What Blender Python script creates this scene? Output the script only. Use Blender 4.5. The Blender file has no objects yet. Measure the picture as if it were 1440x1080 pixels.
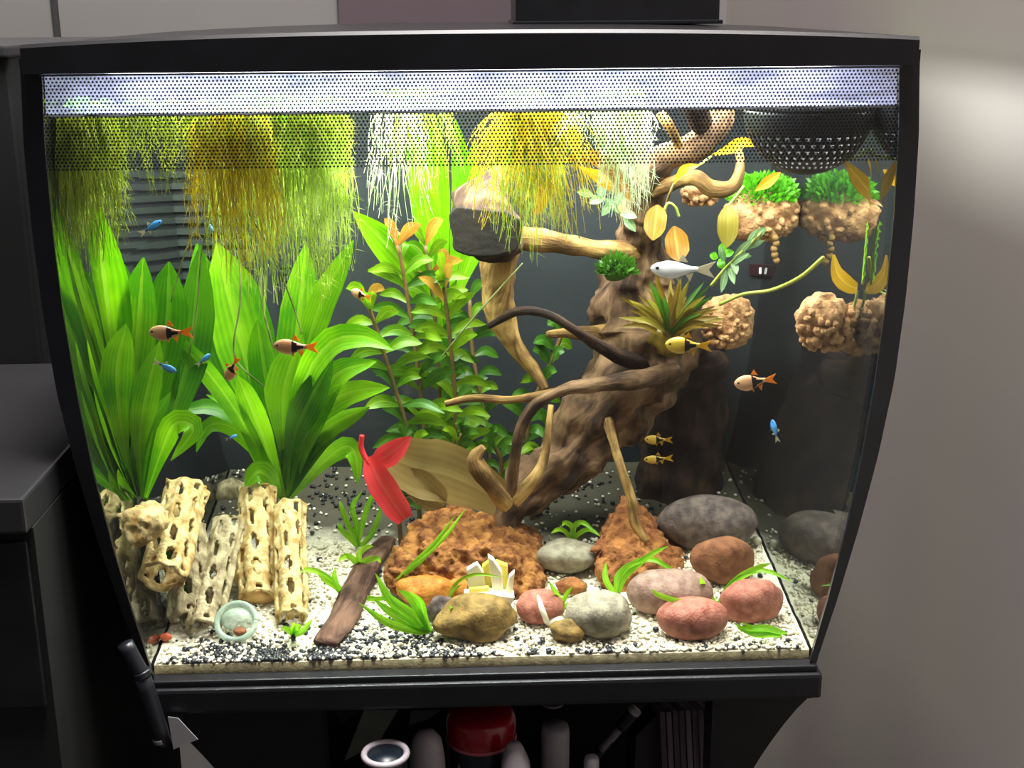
import bpy, bmesh, math, random
import numpy as np
from mathutils import Vector, Matrix, noise as mnoise

random.seed(7)
scn = bpy.context.scene
col = scn.collection

# ------------------------------------------------------------------ camera
CAM = Vector((-0.0054, -0.7787, 0.4267))
PITCH, YAW, ROLL, FPX = 0.2839, 0.0327, -0.0086, 1824.9
FWD = Vector((math.sin(YAW)*math.cos(PITCH), math.cos(YAW)*math.cos(PITCH), -math.sin(PITCH)))
R0 = Vector((math.cos(YAW), -math.sin(YAW), 0)); U0 = R0.cross(FWD)
RGT = R0*math.cos(ROLL)+U0*math.sin(ROLL); UPV = -R0*math.sin(ROLL)+U0*math.cos(ROLL)
cd = bpy.data.cameras.new('camera'); cam = bpy.data.objects.new('camera', cd); col.objects.link(cam)
cd.sensor_width = 36; cd.lens = 36*FPX/1440; cd.clip_start = .01
m = Matrix((RGT, UPV, -FWD)).transposed().to_4x4(); m.translation = CAM
cam.matrix_world = m
scn.camera = cam

# ------------------------------------------------------------------ world, lights, exposure
w = bpy.data.worlds.new('world'); scn.world = w; w.use_nodes = True
w.node_tree.nodes['Background'].inputs[0].default_value = (0.9, .88, .95, 1)
w.node_tree.nodes['Background'].inputs[1].default_value = 0.07
vs = scn.view_settings
vs.view_transform = 'Standard'; vs.look = 'None'; vs.exposure = 0.0; vs.gamma = 1.0; vs.use_curve_mapping = False
def area(name, loc, sx, sy, power, color, rot=(0, 0, 0)):
    l = bpy.data.lights.new(name, 'AREA'); l.shape = 'RECTANGLE'; l.size = sx; l.size_y = sy
    l.energy = power; l.color = color
    o = bpy.data.objects.new(name, l); col.objects.link(o); o.location = loc; o.rotation_euler = rot
    return o
TANK_W, ROOM_W = 11.0, 92.0
tank_light = area('led_light', (0, .115, .4005), .44, .19, TANK_W, (.97, 1, .98))
room_light = area('room_fill_light', (.1, -.25, 2.37), .5, .5, ROOM_W, (1, .95, .93))  # added fill light that brightens the room from out of view

# ------------------------------------------------------------------ helpers
def at(px, py, Y):
    d = FWD*FPX + RGT*(px-720) + UPV*(540-py)
    return CAM + d*((Y-CAM.y)/d.y)
def atx(px, py, X):
    d = FWD*FPX + RGT*(px-720) + UPV*(540-py)
    return CAM + d*((X-CAM.x)/d.x)
def mpp(Y, py=540):                       # metres per pixel at that depth
    return (at(700, py, Y)-CAM).dot(FWD)/FPX
PROF = [(-.05, .218), (0, .218), (.05, .2285), (.1, .2375), (.15, .2447), (.2, .2495), (.25, .2525), (.3, .2535), (.35, .2528), (.39, .25), (.5, .25)]
def hw(z):
    for (a, b), (c, d) in zip(PROF, PROF[1:]):
        if z <= c: return b+(d-b)*max(0, (z-a))/(c-a)
    return .25
BACK = .327
def ground_z(y): return .010+.020*max(0, min(1, y/BACK))
def gpt(px, py):
    lo, hi = 0.0, BACK
    for _ in range(40):
        mid = (lo+hi)/2
        if at(px, py, mid).z >= ground_z(mid): lo = mid
        else: hi = mid
    p = at(px, py, lo); p.z = ground_z(lo)
    return p
def inside(v, mrg=.004):
    h = hw(v.z)-mrg
    v.x = max(-h, min(h, v.x)); v.y = max(.004, min(BACK-.004, v.y))
    return v
def srgb(h):
    h = h.lstrip('#'); o = []
    for i in (0, 2, 4):
        c = int(h[i:i+2], 16)/255
        o.append(c/12.92 if c <= .04045 else ((c+.055)/1.055)**2.4)
    return (*o, 1)

class NT:
    def __init__(s, name):
        s.m = bpy.data.materials.new(name); s.m.use_nodes = True; s.t = s.m.node_tree
        s.b = s.t.nodes['Principled BSDF']; s.out = s.t.nodes['Material Output']
    def n(s, typ, **kw):
        x = s.t.nodes.new(typ)
        for k, v in kw.items():
            if k in x.inputs: x.inputs[k].default_value = v
            else: setattr(x, k, v)
        return x
    def l(s, a, b): s.t.links.new(a, b)
def mat(name, c1, c2=None, rough=.5, scale=30, detail=4, bump=0, bscale=None, spec=.5, metal=0, c3=None, stretch=None, lo=.35, hi=.65, coat=0):
    t = NT(name); b = t.b
    b.inputs['Roughness'].default_value = rough; b.inputs['Specular IOR Level'].default_value = spec
    b.inputs['Metallic'].default_value = metal; b.inputs['Coat Weight'].default_value = coat
    c1 = srgb(c1); b.inputs['Base Color'].default_value = c1
    tc = t.n('ShaderNodeTexCoord'); vec = tc.outputs['Object']
    if stretch:
        mp = t.n('ShaderNodeMapping'); mp.inputs['Scale'].default_value = stretch; t.l(vec, mp.inputs['Vector']); vec = mp.outputs['Vector']
    if c2:
        nz = t.n('ShaderNodeTexNoise', Scale=scale, Detail=detail); t.l(vec, nz.inputs['Vector'])
        r = t.n('ShaderNodeValToRGB'); e = r.color_ramp.elements
        e[0].position = lo; e[0].color = c1; e[1].position = hi; e[1].color = srgb(c2)
        if c3: x = e.new((lo+hi)/2); x.color = srgb(c3)
        t.l(nz.outputs['Fac'], r.inputs['Fac']); t.l(r.outputs['Color'], b.inputs['Base Color'])
    if bump:
        nb = t.n('ShaderNodeTexNoise', Scale=bscale or scale*2, Detail=6); t.l(vec, nb.inputs['Vector'])
        bp = t.n('ShaderNodeBump', Strength=bump, Distance=.002); t.l(nb.outputs['Fac'], bp.inputs['Height']); t.l(bp.outputs['Normal'], b.inputs['Normal'])
    return t.m
def woodmat(name, c1, c2, c3, rough=.8, su=9, sv=28):
    t = NT(name); b = t.b; b.inputs['Roughness'].default_value = rough; b.inputs['Specular IOR Level'].default_value = .25
    uv = t.n('ShaderNodeUVMap'); mp = t.n('ShaderNodeMapping'); mp.inputs['Scale'].default_value = (su, sv, 1); t.l(uv.outputs['UV'], mp.inputs['Vector'])
    nz = t.n('ShaderNodeTexNoise', Scale=1.0, Detail=7, Roughness=.65, Distortion=.6); t.l(mp.outputs['Vector'], nz.inputs['Vector'])
    tc = t.n('ShaderNodeTexCoord'); n2 = t.n('ShaderNodeTexNoise', Scale=35, Detail=4); t.l(tc.outputs['Object'], n2.inputs['Vector'])
    ad = t.n('ShaderNodeMath', operation='ADD'); t.l(nz.outputs['Fac'], ad.inputs[0]); t.l(n2.outputs['Fac'], ad.inputs[1])
    hf = t.n('ShaderNodeMath', operation='MULTIPLY'); t.l(ad.outputs[0], hf.inputs[0]); hf.inputs[1].default_value = .5
    r = t.n('ShaderNodeValToRGB'); e = r.color_ramp.elements
    e[0].position = .41; e[0].color = srgb(c1); e[1].position = .59; e[1].color = srgb(c3); x = e.new(.5); x.color = srgb(c2)
    t.l(hf.outputs[0], r.inputs['Fac']); t.l(r.outputs['Color'], b.inputs['Base Color'])
    bp = t.n('ShaderNodeBump', Strength=.9, Distance=.0025); t.l(nz.outputs['Fac'], bp.inputs['Height']); t.l(bp.outputs['Normal'], b.inputs['Normal'])
    return t.m
def leafmat(name, c1, c2, veins=9, trans=.5, rib='#c8e070', ribw=.06, rough=.4):
    t = NT(name); b = t.b; b.inputs['Roughness'].default_value = rough
    uv = t.n('ShaderNodeUVMap'); sep = t.n('ShaderNodeSeparateXYZ'); t.l(uv.outputs['UV'], sep.inputs[0])
    tc = t.n('ShaderNodeTexCoord')
    nz = t.n('ShaderNodeTexNoise', Scale=22, Detail=3); t.l(tc.outputs['Object'], nz.inputs['Vector'])
    wv = t.n('ShaderNodeMath', operation='MULTIPLY'); t.l(sep.outputs['X'], wv.inputs[0]); wv.inputs[1].default_value = veins*6.283
    sn = t.n('ShaderNodeMath', operation='SINE'); t.l(wv.outputs[0], sn.inputs[0])
    ma = t.n('ShaderNodeMath', operation='MULTIPLY_ADD'); t.l(sn.outputs[0], ma.inputs[0]); ma.inputs[1].default_value = .05; t.l(nz.outputs['Fac'], ma.inputs[2])
    r = t.n('ShaderNodeValToRGB'); e = r.color_ramp.elements
    e[0].position = .36; e[0].color = srgb(c1); e[1].position = .64; e[1].color = srgb(c2)
    t.l(ma.outputs[0], r.inputs['Fac'])
    d = t.n('ShaderNodeMath', operation='SUBTRACT'); t.l(sep.outputs['X'], d.inputs[0]); d.inputs[1].default_value = .5
    ab = t.n('ShaderNodeMath', operation='ABSOLUTE'); t.l(d.outputs[0], ab.inputs[0])
    lt = t.n('ShaderNodeMath', operation='LESS_THAN'); t.l(ab.outputs[0], lt.inputs[0]); lt.inputs[1].default_value = ribw
    mf = t.n('ShaderNodeMath', operation='MULTIPLY'); t.l(lt.outputs[0], mf.inputs[0]); mf.inputs[1].default_value = .35
    mx = t.n('ShaderNodeMix', data_type='RGBA'); t.l(mf.outputs[0], mx.inputs['Factor']); t.l(r.outputs['Color'], mx.inputs['A']); mx.inputs['B'].default_value = srgb(rib)
    t.l(mx.outputs['Result'], b.inputs['Base Color'])
    tr = t.n('ShaderNodeBsdfTranslucent'); t.l(mx.outputs['Result'], tr.inputs['Color'])
    ms = t.n('ShaderNodeMixShader'); ms.inputs[0].default_value = trans
    t.l(b.outputs[0], ms.inputs[1]); t.l(tr.outputs[0], ms.inputs[2]); t.l(ms.outputs[0], t.out.inputs['Surface'])
    return t.m
def glassmat(name, refl=.05, rough=0.0, tint=(1, 1, 1, 1)):
    t = NT(name); t.t.nodes.remove(t.b)
    tr = t.n('ShaderNodeBsdfTransparent'); tr.inputs[0].default_value = tint
    g = t.n('ShaderNodeBsdfGlossy', Roughness=rough)
    ms = t.n('ShaderNodeMixShader'); ms.inputs[0].default_value = refl
    t.l(tr.outputs[0], ms.inputs[1]); t.l(g.outputs[0], ms.inputs[2]); t.l(ms.outputs[0], t.out.inputs['Surface'])
    return t.m
def mirrormat(name, refl, tint, base):
    t = NT(name); t.t.nodes.remove(t.b)
    d = t.n('ShaderNodeBsdfDiffuse'); d.inputs[0].default_value = base
    g = t.n('ShaderNodeBsdfGlossy', Roughness=.02); g.inputs['Color'].default_value = tint
    ms = t.n('ShaderNodeMixShader'); ms.inputs[0].default_value = refl
    t.l(d.outputs[0], ms.inputs[1]); t.l(g.outputs[0], ms.inputs[2]); t.l(ms.outputs[0], t.out.inputs['Surface'])
    return t.m
def filmmat(name, c, dens, scale):
    t = NT(name); t.t.nodes.remove(t.b)
    tc = t.n('ShaderNodeTexCoord'); mp = t.n('ShaderNodeMapping'); mp.inputs['Scale'].default_value = (1, 1, 5); t.l(tc.outputs['Object'], mp.inputs['Vector'])
    nz = t.n('ShaderNodeTexNoise', Scale=scale, Detail=4); t.l(mp.outputs['Vector'], nz.inputs['Vector'])
    r = t.n('ShaderNodeMapRange'); t.l(nz.outputs['Fac'], r.inputs['Value']); r.inputs['From Min'].default_value = .35; r.inputs['From Max'].default_value = .65
    r.inputs['To Min'].default_value = dens*.45; r.inputs['To Max'].default_value = dens
    tr = t.n('ShaderNodeBsdfTransparent'); tl = t.n('ShaderNodeBsdfTranslucent'); tl.inputs[0].default_value = c
    ms = t.n('ShaderNodeMixShader'); t.l(r.outputs[0], ms.inputs[0]); t.l(tr.outputs[0], ms.inputs[1]); t.l(tl.outputs[0], ms.inputs[2]); t.l(ms.outputs[0], t.out.inputs['Surface'])
    return t.m

def tag(o, label=None, cat=None, group=None, kind=None):
    if label: o['label'] = label
    if cat: o['category'] = cat
    if group: o['group'] = group
    if kind: o['kind'] = kind
    return o
def empty(name, loc, label=None, cat=None, group=None):
    o = bpy.data.objects.new(name, None); col.objects.link(o); o.location = loc; o.empty_display_size = .01
    return tag(o, label, cat, group)
def link(name, me, m, parent=None, smooth=True):
    o = bpy.data.objects.new(name, me); col.objects.link(o)
    if m is not None:
        for x in (m if isinstance(m, (list, tuple)) else [m]): me.materials.append(x)
    if smooth: me.polygons.foreach_set('use_smooth', [True]*len(me.polygons))
    if parent is not None:
        o.parent = parent; o.matrix_parent_inverse = Matrix.Translation(-Vector(parent.location))
    return o
def pyd(name, V, F, m, parent=None, smooth=True, uvs=None):
    me = bpy.data.meshes.new(name); me.from_pydata([tuple(v) for v in V], [], F); me.update()
    if uvs is not None:
        ul = me.uv_layers.new(name='UVMap')
        for lp in me.loops: ul.data[lp.index].uv = uvs[lp.vertex_index]
    return link(name, me, m, parent, smooth)
def bmo(name, bm, m, parent=None, smooth=False):
    me = bpy.data.meshes.new(name); bm.to_mesh(me); bm.free()
    return link(name, me, m, parent, smooth)
def box(bm, lo, hi, bev=0):
    r = bmesh.ops.create_cube(bm, size=1)
    vs_ = r['verts']
    for v in vs_:
        for i in range(3): v.co[i] = (lo[i]+hi[i])/2 + v.co[i]*(hi[i]-lo[i])
    if bev:
        es = list({e for v in vs_ for e in v.link_edges})
        bmesh.ops.bevel(bm, geom=es, offset=bev, segments=2, affect='EDGES', profile=.6)
def boxo(name, lo, hi, m, parent=None, bev=0):
    bm = bmesh.new(); box(bm, lo, hi, bev); return bmo(name, bm, m, parent)
def catmull(P, n):
    P = [np.array(p, float) for p in P]
    if len(P) == 2: P = [P[0], (P[0]+P[1])/2, P[1]]
    P = [2*P[0]-P[1]]+P+[2*P[-1]-P[-2]]
    out = []; segs = len(P)-3
    for i in range(n):
        t = i/(n-1)*segs; k = min(int(t), segs-1); u = t-k
        a, b, c, d = P[k:k+4]
        out.append(.5*((2*b)+(-a+c)*u+(2*a-5*b+4*c-d)*u*u+(-a+3*b-3*c+d)*u**3))
    return out
def tube_data(P, sides=8, n=None, rough=0, seed=0, grain=0, cap=True):
    """P: list of (x,y,z,r) world."""
    n = n or max(6, len(P)*6)
    C = catmull(P, n); V = []; F = []
    prev = None
    for i, c in enumerate(C):
        p = Vector(c[:3]); r = max(c[3], 1e-5)
        q = Vector(C[min(i+1, n-1)][:3])-Vector(C[max(i-1, 0)][:3]); q.normalize()
        if prev is None: prev = q.orthogonal().normalized()
        s = (prev-q*prev.dot(q)).normalized(); prev = s; b = q.cross(s)
        for k in range(sides):
            a = 2*math.pi*k/sides; d = s*math.cos(a)+b*math.sin(a)
            rr = r
            if rough:
                pp = p+d*r
                rr *= 1+rough*mnoise.noise(pp*45+Vector((seed, 0, 0)))+rough*.5*mnoise.noise(pp*130+Vector((0, seed, 0)))
                if grain: rr *= 1+grain*math.sin(a*7+3*mnoise.noise(p*30+Vector((seed, 1, 2))))
            V.append(p+d*rr)
    for i in range(n-1):
        for k in range(sides):
            a = i*sides+k; b_ = i*sides+(k+1) % sides
            F.append((a, b_, b_+sides, a+sides))
    if cap:
        F.append(tuple(range(sides))[::-1]); F.append(tuple((n-1)*sides+k for k in range(sides)))
    return V, F
def tube_uv(P, sides, n):
    C = catmull(P, n); U = []; ln = 0
    for i, c in enumerate(C):
        if i: ln += float(np.linalg.norm(c[:3]-C[i-1][:3]))
        for k in range(sides): U.append((abs(2*k/sides-1)*max(.3, min(1, c[3]/.02)), ln))
    return U
def pxtube(name, pts, m, parent, sides=10, rough=0, seed=0, grain=0, n=None, clampx=True):
    P = []
    for (x, y, Y, r) in pts:
        rr = r*mpp(Y, y); v = at(x, y, Y)
        if clampx: v = inside(v, rr*.8+.002)
        P.append((*v, rr))
    n = n or max(6, len(P)*(10 if rough else 6))
    V, F = tube_data(P, sides, n, rough, seed, grain)
    return pyd(name, V, F, m, parent, True, tube_uv(P, sides, n))
LANCE = [(0, .15), (.15, .45), (.4, .95), (.55, 1), (.75, .8), (.9, .42), (1, .03)]
SWORD = [(0, .12), (.2, .2), (.38, .62), (.6, 1), (.78, .93), (.9, .6), (1, .05)]
GRASS = [(0, .5), (.2, .9), (.5, 1), (.8, .75), (1, .05)]
OVAL = [(0, .1), (.12, .6), (.3, .95), (.5, 1), (.7, .95), (.88, .6), (1, .08)]
def interp(tab, t):
    for (a, b), (c, d) in zip(tab, tab[1:]):
        if t <= c: return b+(d-b)*(t-a)/(c-a)
    return tab[-1][1]
def leaf_data(P3, wid, prof, cup=.18, tilt=0, n=14, wav=.05, seed=0):
    C = catmull(P3, n); V = []; F = []; U = []
    vd = (CAM-Vector(C[n//2][:3])).normalized()
    for i, c in enumerate(C):
        p = Vector(c[:3]); t = i/(n-1)
        q = Vector(C[min(i+1, n-1)][:3])-Vector(C[max(i-1, 0)][:3]); q.normalize()
        s = q.cross(vd)
        if s.length < 1e-4: s = Vector((1, 0, 0))
        s.normalize(); s = Matrix.Rotation(tilt, 3, q) @ s
        nn = s.cross(q).normalized()
        ww = wid*interp(prof, t)/2
        for k in range(5):
            u = (k-2)/2
            off = nn*(cup*ww*u*u + wav*ww*math.sin(t*9+seed+k)*abs(u))
            V.append(p+s*(u*ww)+off); U.append(((u+1)/2, t))
    for i in range(n-1):
        for k in range(4):
            a = i*5+k; F.append((a, a+1, a+6, a+5))
    return V, F, U
def leaf(name, pts, wpx, m, parent, prof=LANCE, cup=.18, tilt=None, n=14, clampx=True, seed=None):
    seed = random.random()*6 if seed is None else seed
    P3 = []
    for (x, y, Y) in pts:
        v = at(x, y, Y); P3.append(tuple(v))
    Ym = pts[len(pts)//2]
    tilt = random.uniform(-.45, .45) if tilt is None else tilt
    V, F, U = leaf_data(P3, wpx*mpp(Ym[2], Ym[1]), prof, cup, tilt, n, .06, seed)
    if clampx:
        for v in V:
            inside(v, .0025+.0015*abs(math.sin(seed*9)))
            v.z = max(v.z, ground_z(v.y)+.001)
    return pyd(name, V, F, m, parent, True, U)
def rock(name, center, size, m, parent=None, seed=0, sub=4, lump=.25, rough=.05, pits=0, rot=(0, 0, 0), hull=None, flat=.0):
    bm = bmesh.new(); sd = Vector((seed*3.1, seed*1.7, seed*.9))
    if hull:
        for h in hull: bm.verts.new(h)
        bmesh.ops.convex_hull(bm, input=bm.verts)
        bmesh.ops.delete(bm, geom=[v for v in bm.verts if not v.link_faces], context='VERTS')
        bmesh.ops.triangulate(bm, faces=bm.faces)
        for _ in range(sub+1):
            bmesh.ops.subdivide_edges(bm, edges=[e for e in bm.edges if e.calc_length() > .0024], cuts=1)
            bmesh.ops.triangulate(bm, faces=bm.faces)
        for _ in range(1): bmesh.ops.smooth_vert(bm, verts=bm.verts, factor=.5, use_axis_x=True, use_axis_y=True, use_axis_z=True)
        bm.normal_update(); S = sum(size)/3
        for v in bm.verts:
            p = v.co/S
            d = lump*.25*mnoise.noise(p*2.2+sd)+rough*mnoise.noise(p*7+sd)+rough*.7*mnoise.noise(p*16+sd)+rough*.45*mnoise.noise(p*34+sd)
            if pits: d -= pits*max(0, mnoise.noise(p*13+sd)-.1)+pits*.6*max(0, mnoise.noise(p*26-sd)-.1)
            v.co += v.normal*d*S
    else:
        bmesh.ops.create_icosphere(bm, subdivisions=sub, radius=1)
        for v in bm.verts:
            p = v.co.copy()
            d = 1+lump*mnoise.noise(p*1.1+sd)+rough*mnoise.noise(p*4+sd)+rough*.5*mnoise.noise(p*10+sd)
            if pits: d -= pits*max(0, mnoise.noise(p*5+sd)-.1)
            q = p*d
            if q.z < -flat and flat: q.z = -flat+(q.z+flat)*.3
            v.co = Vector((q.x*size[0], q.y*size[1], q.z*size[2]))
        bmesh.ops.rotate(bm, verts=bm.verts, matrix=Matrix.Rotation(rot[2], 3, 'Z') @ Matrix.Rotation(rot[1], 3, 'Y') @ Matrix.Rotation(rot[0], 3, 'X'))
    me = bpy.data.meshes.new(name); bm.to_mesh(me); bm.free()
    o = link(name, me, m, None, True)
    if parent is not None:
        o.parent = parent; o.location = Vector(center)-Vector(parent.location)
    else: o.location = center
    return o
def lathe(name, prof, m, parent, loc, sides=24, axis=None):
    V = []; F = []
    for (r, z) in prof:
        for k in range(sides):
            a = 2*math.pi*k/sides; V.append(Vector((r*math.cos(a), r*math.sin(a), z)))
    n = len(prof)
    for i in range(n-1):
        for k in range(sides):
            a = i*sides+k; b = i*sides+(k+1) % sides
            F.append((a, b, b+sides, a+sides))
    F.append(tuple(range(sides))[::-1]); F.append(tuple((n-1)*sides+k for k in range(sides)))
    if axis is not None:
        q = Vector((0, 0, 1)).rotation_difference(Vector(axis).normalized()); V = [q @ v for v in V]
    V = [v+Vector(loc) for v in V]
    return pyd(name, V, F, m, parent)

# ------------------------------------------------------------------ materials
M = {}
M['blackpl'] = mat('black_plastic', '#17171a', '#1d1d21', .38, 40, spec=.4)
M['frame'] = mat('black_frame', '#131418', '#1a1b22', .35, 20, spec=.45)
M['backpanel'] = mat('back_panel', '#2b2f32', '#24282b', .55, 12, spec=.3)
M['slat'] = mat('vent_slat', '#2c342f', '#262d2a', .5, 40)
M['slot'] = mat('vent_dark', '#0c0e0e', rough=.7)
M['glass'] = glassmat('front_glass', .035)
M['clear'] = glassmat('clear_side', .06, 0, (.68, .68, .7, 1))
M['water'] = glassmat('water', .015, 0, (.985, .995, .985, 1))
M['watertop'] = glassmat('water_surface', .22, .03, (.97, 1, .99, 1))
M['mirror'] = mirrormat('dark_side_pane', .5, (.92, .95, .9, 1), (.012, .012, .014, 1))
M['film'] = filmmat('condensation', (.13, .135, .21, 1), .9, 34)
M['meniscus'] = mat('waterline_rim', '#f2f6ff', rough=.15)
M['dots'] = mat('honeycomb_print', '#15181c', rough=.5)
M['wall'] = mat('wall_paint_grey', '#8e8e8b', '#888685', .6, 3)
M['wallr'] = mat('wall_paint_beige', '#e6e0d0', '#dccfcc', .45, 2.2, 2, spec=.35)
M['mauve'] = mat('mauve_panel', '#64585e', '#5e5258', .5, 4)
M['seam'] = mat('dark_seam', '#3a3a3c', rough=.7)
M['floor'] = mat('room_floor', '#2c2a2a', '#35302d', .5, 8)
M['white'] = mat('white_plastic', '#aaa2a8', '#a0989e', .35, 20)
M['red'] = mat('red_lid', '#b01824', '#a01020', .25, 20, coat=.4)
M['jar'] = mat('dark_jar', '#101820', '#14202a', .35, 20)
def sandmat():
    t = NT('sand'); b = t.b; b.inputs['Roughness'].default_value = .85
    tc = t.n('ShaderNodeTexCoord'); nz = t.n('ShaderNodeTexNoise', Scale=420, Detail=4); t.l(tc.outputs['Object'], nz.inputs['Vector'])
    r = t.n('ShaderNodeValToRGB'); e = r.color_ramp.elements; e[0].position = .35; e[0].color = srgb('#c8c0a4'); e[1].position = .6; e[1].color = srgb('#e6dfca')
    t.l(nz.outputs['Fac'], r.inputs['Fac'])
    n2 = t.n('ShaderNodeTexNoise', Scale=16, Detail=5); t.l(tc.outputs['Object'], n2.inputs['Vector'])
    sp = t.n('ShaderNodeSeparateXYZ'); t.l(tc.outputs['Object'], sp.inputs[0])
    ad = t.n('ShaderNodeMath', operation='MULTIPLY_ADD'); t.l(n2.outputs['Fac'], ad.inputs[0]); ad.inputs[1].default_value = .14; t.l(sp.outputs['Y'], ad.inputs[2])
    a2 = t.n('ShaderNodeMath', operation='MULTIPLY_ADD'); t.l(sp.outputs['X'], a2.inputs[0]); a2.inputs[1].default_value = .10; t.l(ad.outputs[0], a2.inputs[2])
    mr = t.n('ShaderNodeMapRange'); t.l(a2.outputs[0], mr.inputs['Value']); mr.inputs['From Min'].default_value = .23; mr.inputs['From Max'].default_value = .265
    mx = t.n('ShaderNodeMix', data_type='RGBA'); t.l(mr.outputs[0], mx.inputs['Factor']); t.l(r.outputs['Color'], mx.inputs['A']); mx.inputs['B'].default_value = srgb('#4a4636')  # olive towards back and right: dirt plus shade painted into the sand
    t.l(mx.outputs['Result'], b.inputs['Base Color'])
    bp = t.n('ShaderNodeBump', Strength=.4, Distance=.001); t.l(nz.outputs['Fac'], bp.inputs['Height']); t.l(bp.outputs['Normal'], b.inputs['Normal'])
    return t.m
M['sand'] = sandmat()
M['gwhite'] = mat('gravel_white', '#ece6d4', '#d4cbb0', .55, 220, 2)
M['gblack'] = mat('gravel_black', '#1a1d20', '#2a2d30', .45, 200, 2)
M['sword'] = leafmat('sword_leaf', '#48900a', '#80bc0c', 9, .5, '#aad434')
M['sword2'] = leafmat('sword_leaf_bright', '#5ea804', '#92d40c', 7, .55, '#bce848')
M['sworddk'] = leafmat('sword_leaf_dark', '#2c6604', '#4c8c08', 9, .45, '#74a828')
M['stemleaf'] = leafmat('stem_leaf', '#4a8008', '#86b010', 5, .45, '#a8cc38')
M['stemred'] = leafmat('stem_leaf_red', '#a86028', '#c8a038', 5, .45, '#d8a060')
M['stemdk'] = leafmat('stem_leaf_dark', '#2f5a12', '#4f8420', 5, .35, '#6a9838')
M['grass'] = leafmat('grass_leaf', '#78c410', '#b0e830', 4, .5, '#c8f070')
M['yleaf'] = leafmat('yellow_leaf', '#b88410', '#d8ac20', 6, .4, '#f0d860')
M['bleaf'] = leafmat('brown_leaf', '#94601a', '#b88828', 6, .35, '#e8c060')
M['olleaf'] = leafmat('olive_leaf', '#8a7c28', '#a89a3c', 6, .4, '#b8a850')
M['paleleaf'] = leafmat('pale_leaf', '#55784a', '#86a872', 4, .35, '#e8f0d8')
M['epi'] = leafmat('epiphyte_leaf', '#5c4a14', '#8a7020', 5, .35, '#a08438')
M['tanleaf'] = leafmat('tan_leaf', '#8c7440', '#a68e54', 8, .3, '#c8b070')
M['redleaf'] = leafmat('red_leaf', '#d83038', '#f04848', 6, .35, '#f07060')
M['stem'] = mat('plant_stem', '#8a9838', '#a8a848', .5, 60)
M['stemdark'] = mat('plant_stem_dark', '#5a5028', '#7a5a30', .5, 60)
def rootmat(name, c1, c2):
    t = NT(name); b = t.b; b.inputs['Roughness'].default_value = .6
    tc = t.n('ShaderNodeTexCoord'); nz = t.n('ShaderNodeTexNoise', Scale=60); t.l(tc.outputs['Object'], nz.inputs['Vector'])
    r = t.n('ShaderNodeValToRGB'); r.color_ramp.elements[0].color = srgb(c1); r.color_ramp.elements[1].color = srgb(c2)
    r.color_ramp.elements[0].position = .4; r.color_ramp.elements[1].position = .6
    t.l(nz.outputs['Fac'], r.inputs['Fac']); t.l(r.outputs[0], b.inputs['Base Color'])
    tr = t.n('ShaderNodeBsdfTranslucent'); t.l(r.outputs[0], tr.inputs[0]); ms = t.n('ShaderNodeMixShader'); ms.inputs[0].default_value = .62
    t.l(b.outputs[0], ms.inputs[1]); t.l(tr.outputs[0], ms.inputs[2]); t.l(ms.outputs[0], t.out.inputs['Surface'])
    return t.m
M['rooty'] = rootmat('roots_yellow', '#d0c020', '#f0e050')
M['rootg'] = rootmat('roots_green', '#a8c040', '#dcec80')
M['rootw'] = rootmat('roots_pale', '#c8d8a8', '#f0f4dc')
M['strand'] = rootmat('root_strand', '#7c8850', '#a8b078')
M['rooto'] = rootmat('roots_olive', '#8c9820', '#b8c040')
M['wood'] = woodmat('driftwood', '#2e2014', '#5e4630', '#86694c')
M['woodlt'] = woodmat('driftwood_light', '#5a4020', '#8c6c3c', '#c09c5c')
M['stubwood'] = woodmat('driftwood_stub', '#2a1c12', '#4c382a', '#76604c')
M['wooddk'] = woodmat('driftwood_dark', '#1c120c', '#2e2016', '#4a3424')
M['woodend'] = mat('driftwood_cut', '#15100a', '#211910', .9, 90, 4, bump=.5)
M['stick'] = woodmat('brown_stick', '#3c281e', '#5e4436', '#7c5e4c')
M['cholla'] = mat('cholla_wood', '#a88440', '#e4cf94', .75, 150, 5, bump=.8, bscale=320, stretch=(1, 1, .35))
M['chollagr'] = mat('cholla_wood_grey', '#7c6c48', '#c8b890', .75, 150, 5, bump=.8, bscale=320, stretch=(1, 1, .35))
M['lava'] = mat('lava_rock', '#6a3a18', '#b8803e', .9, 110, 8, bump=1.0, bscale=380, c3='#96602c')
M['lavared'] = mat('lava_rock_red', '#7c4420', '#b4783e', .9, 90, 8, bump=1.0, bscale=360, c3='#986030')
M['pinkst'] = mat('pink_stone', '#94503e', '#b87862', .7, 160, 6, bump=.4, bscale=600)
M['pinkst2'] = mat('dusty_pink_stone', '#86685a', '#ac8c7a', .7, 150, 6, bump=.4, bscale=600)
M['greyst'] = mat('grey_stone', '#7c7460', '#aaa288', .75, 130, 6, bump=.4, bscale=500, c3='#968e78')
M['darkst'] = mat('dark_grey_stone', '#463a36', '#78685f', .75, 140, 6, bump=.4, bscale=500)
M['olst'] = mat('olive_stone', '#66501e', '#9a7c3c', .75, 130, 6, bump=.4, bscale=500)
M['orst'] = mat('orange_stone', '#c06a14', '#e09a3c', .65, 160, 5, bump=.4, bscale=500)
M['terst'] = mat('terracotta_stone', '#6e3e22', '#9a6440', .8, 140, 6, bump=.5, bscale=480)
M['shellw'] = mat('shell_white', '#f4f0e4', '#fff8d8', .4, 80)
M['shelly'] = mat('shell_yellow', '#e8d040', '#f4e478', .4, 80)
M['fibre'] = mat('coconut_fibre', '#8a5c34', '#d0a06c', .85, 160, 6, bump=.9, bscale=420)
M['moss'] = leafmat('moss_leaf', '#4c9c10', '#7cd428', 2, .4, '#90d848')
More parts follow.
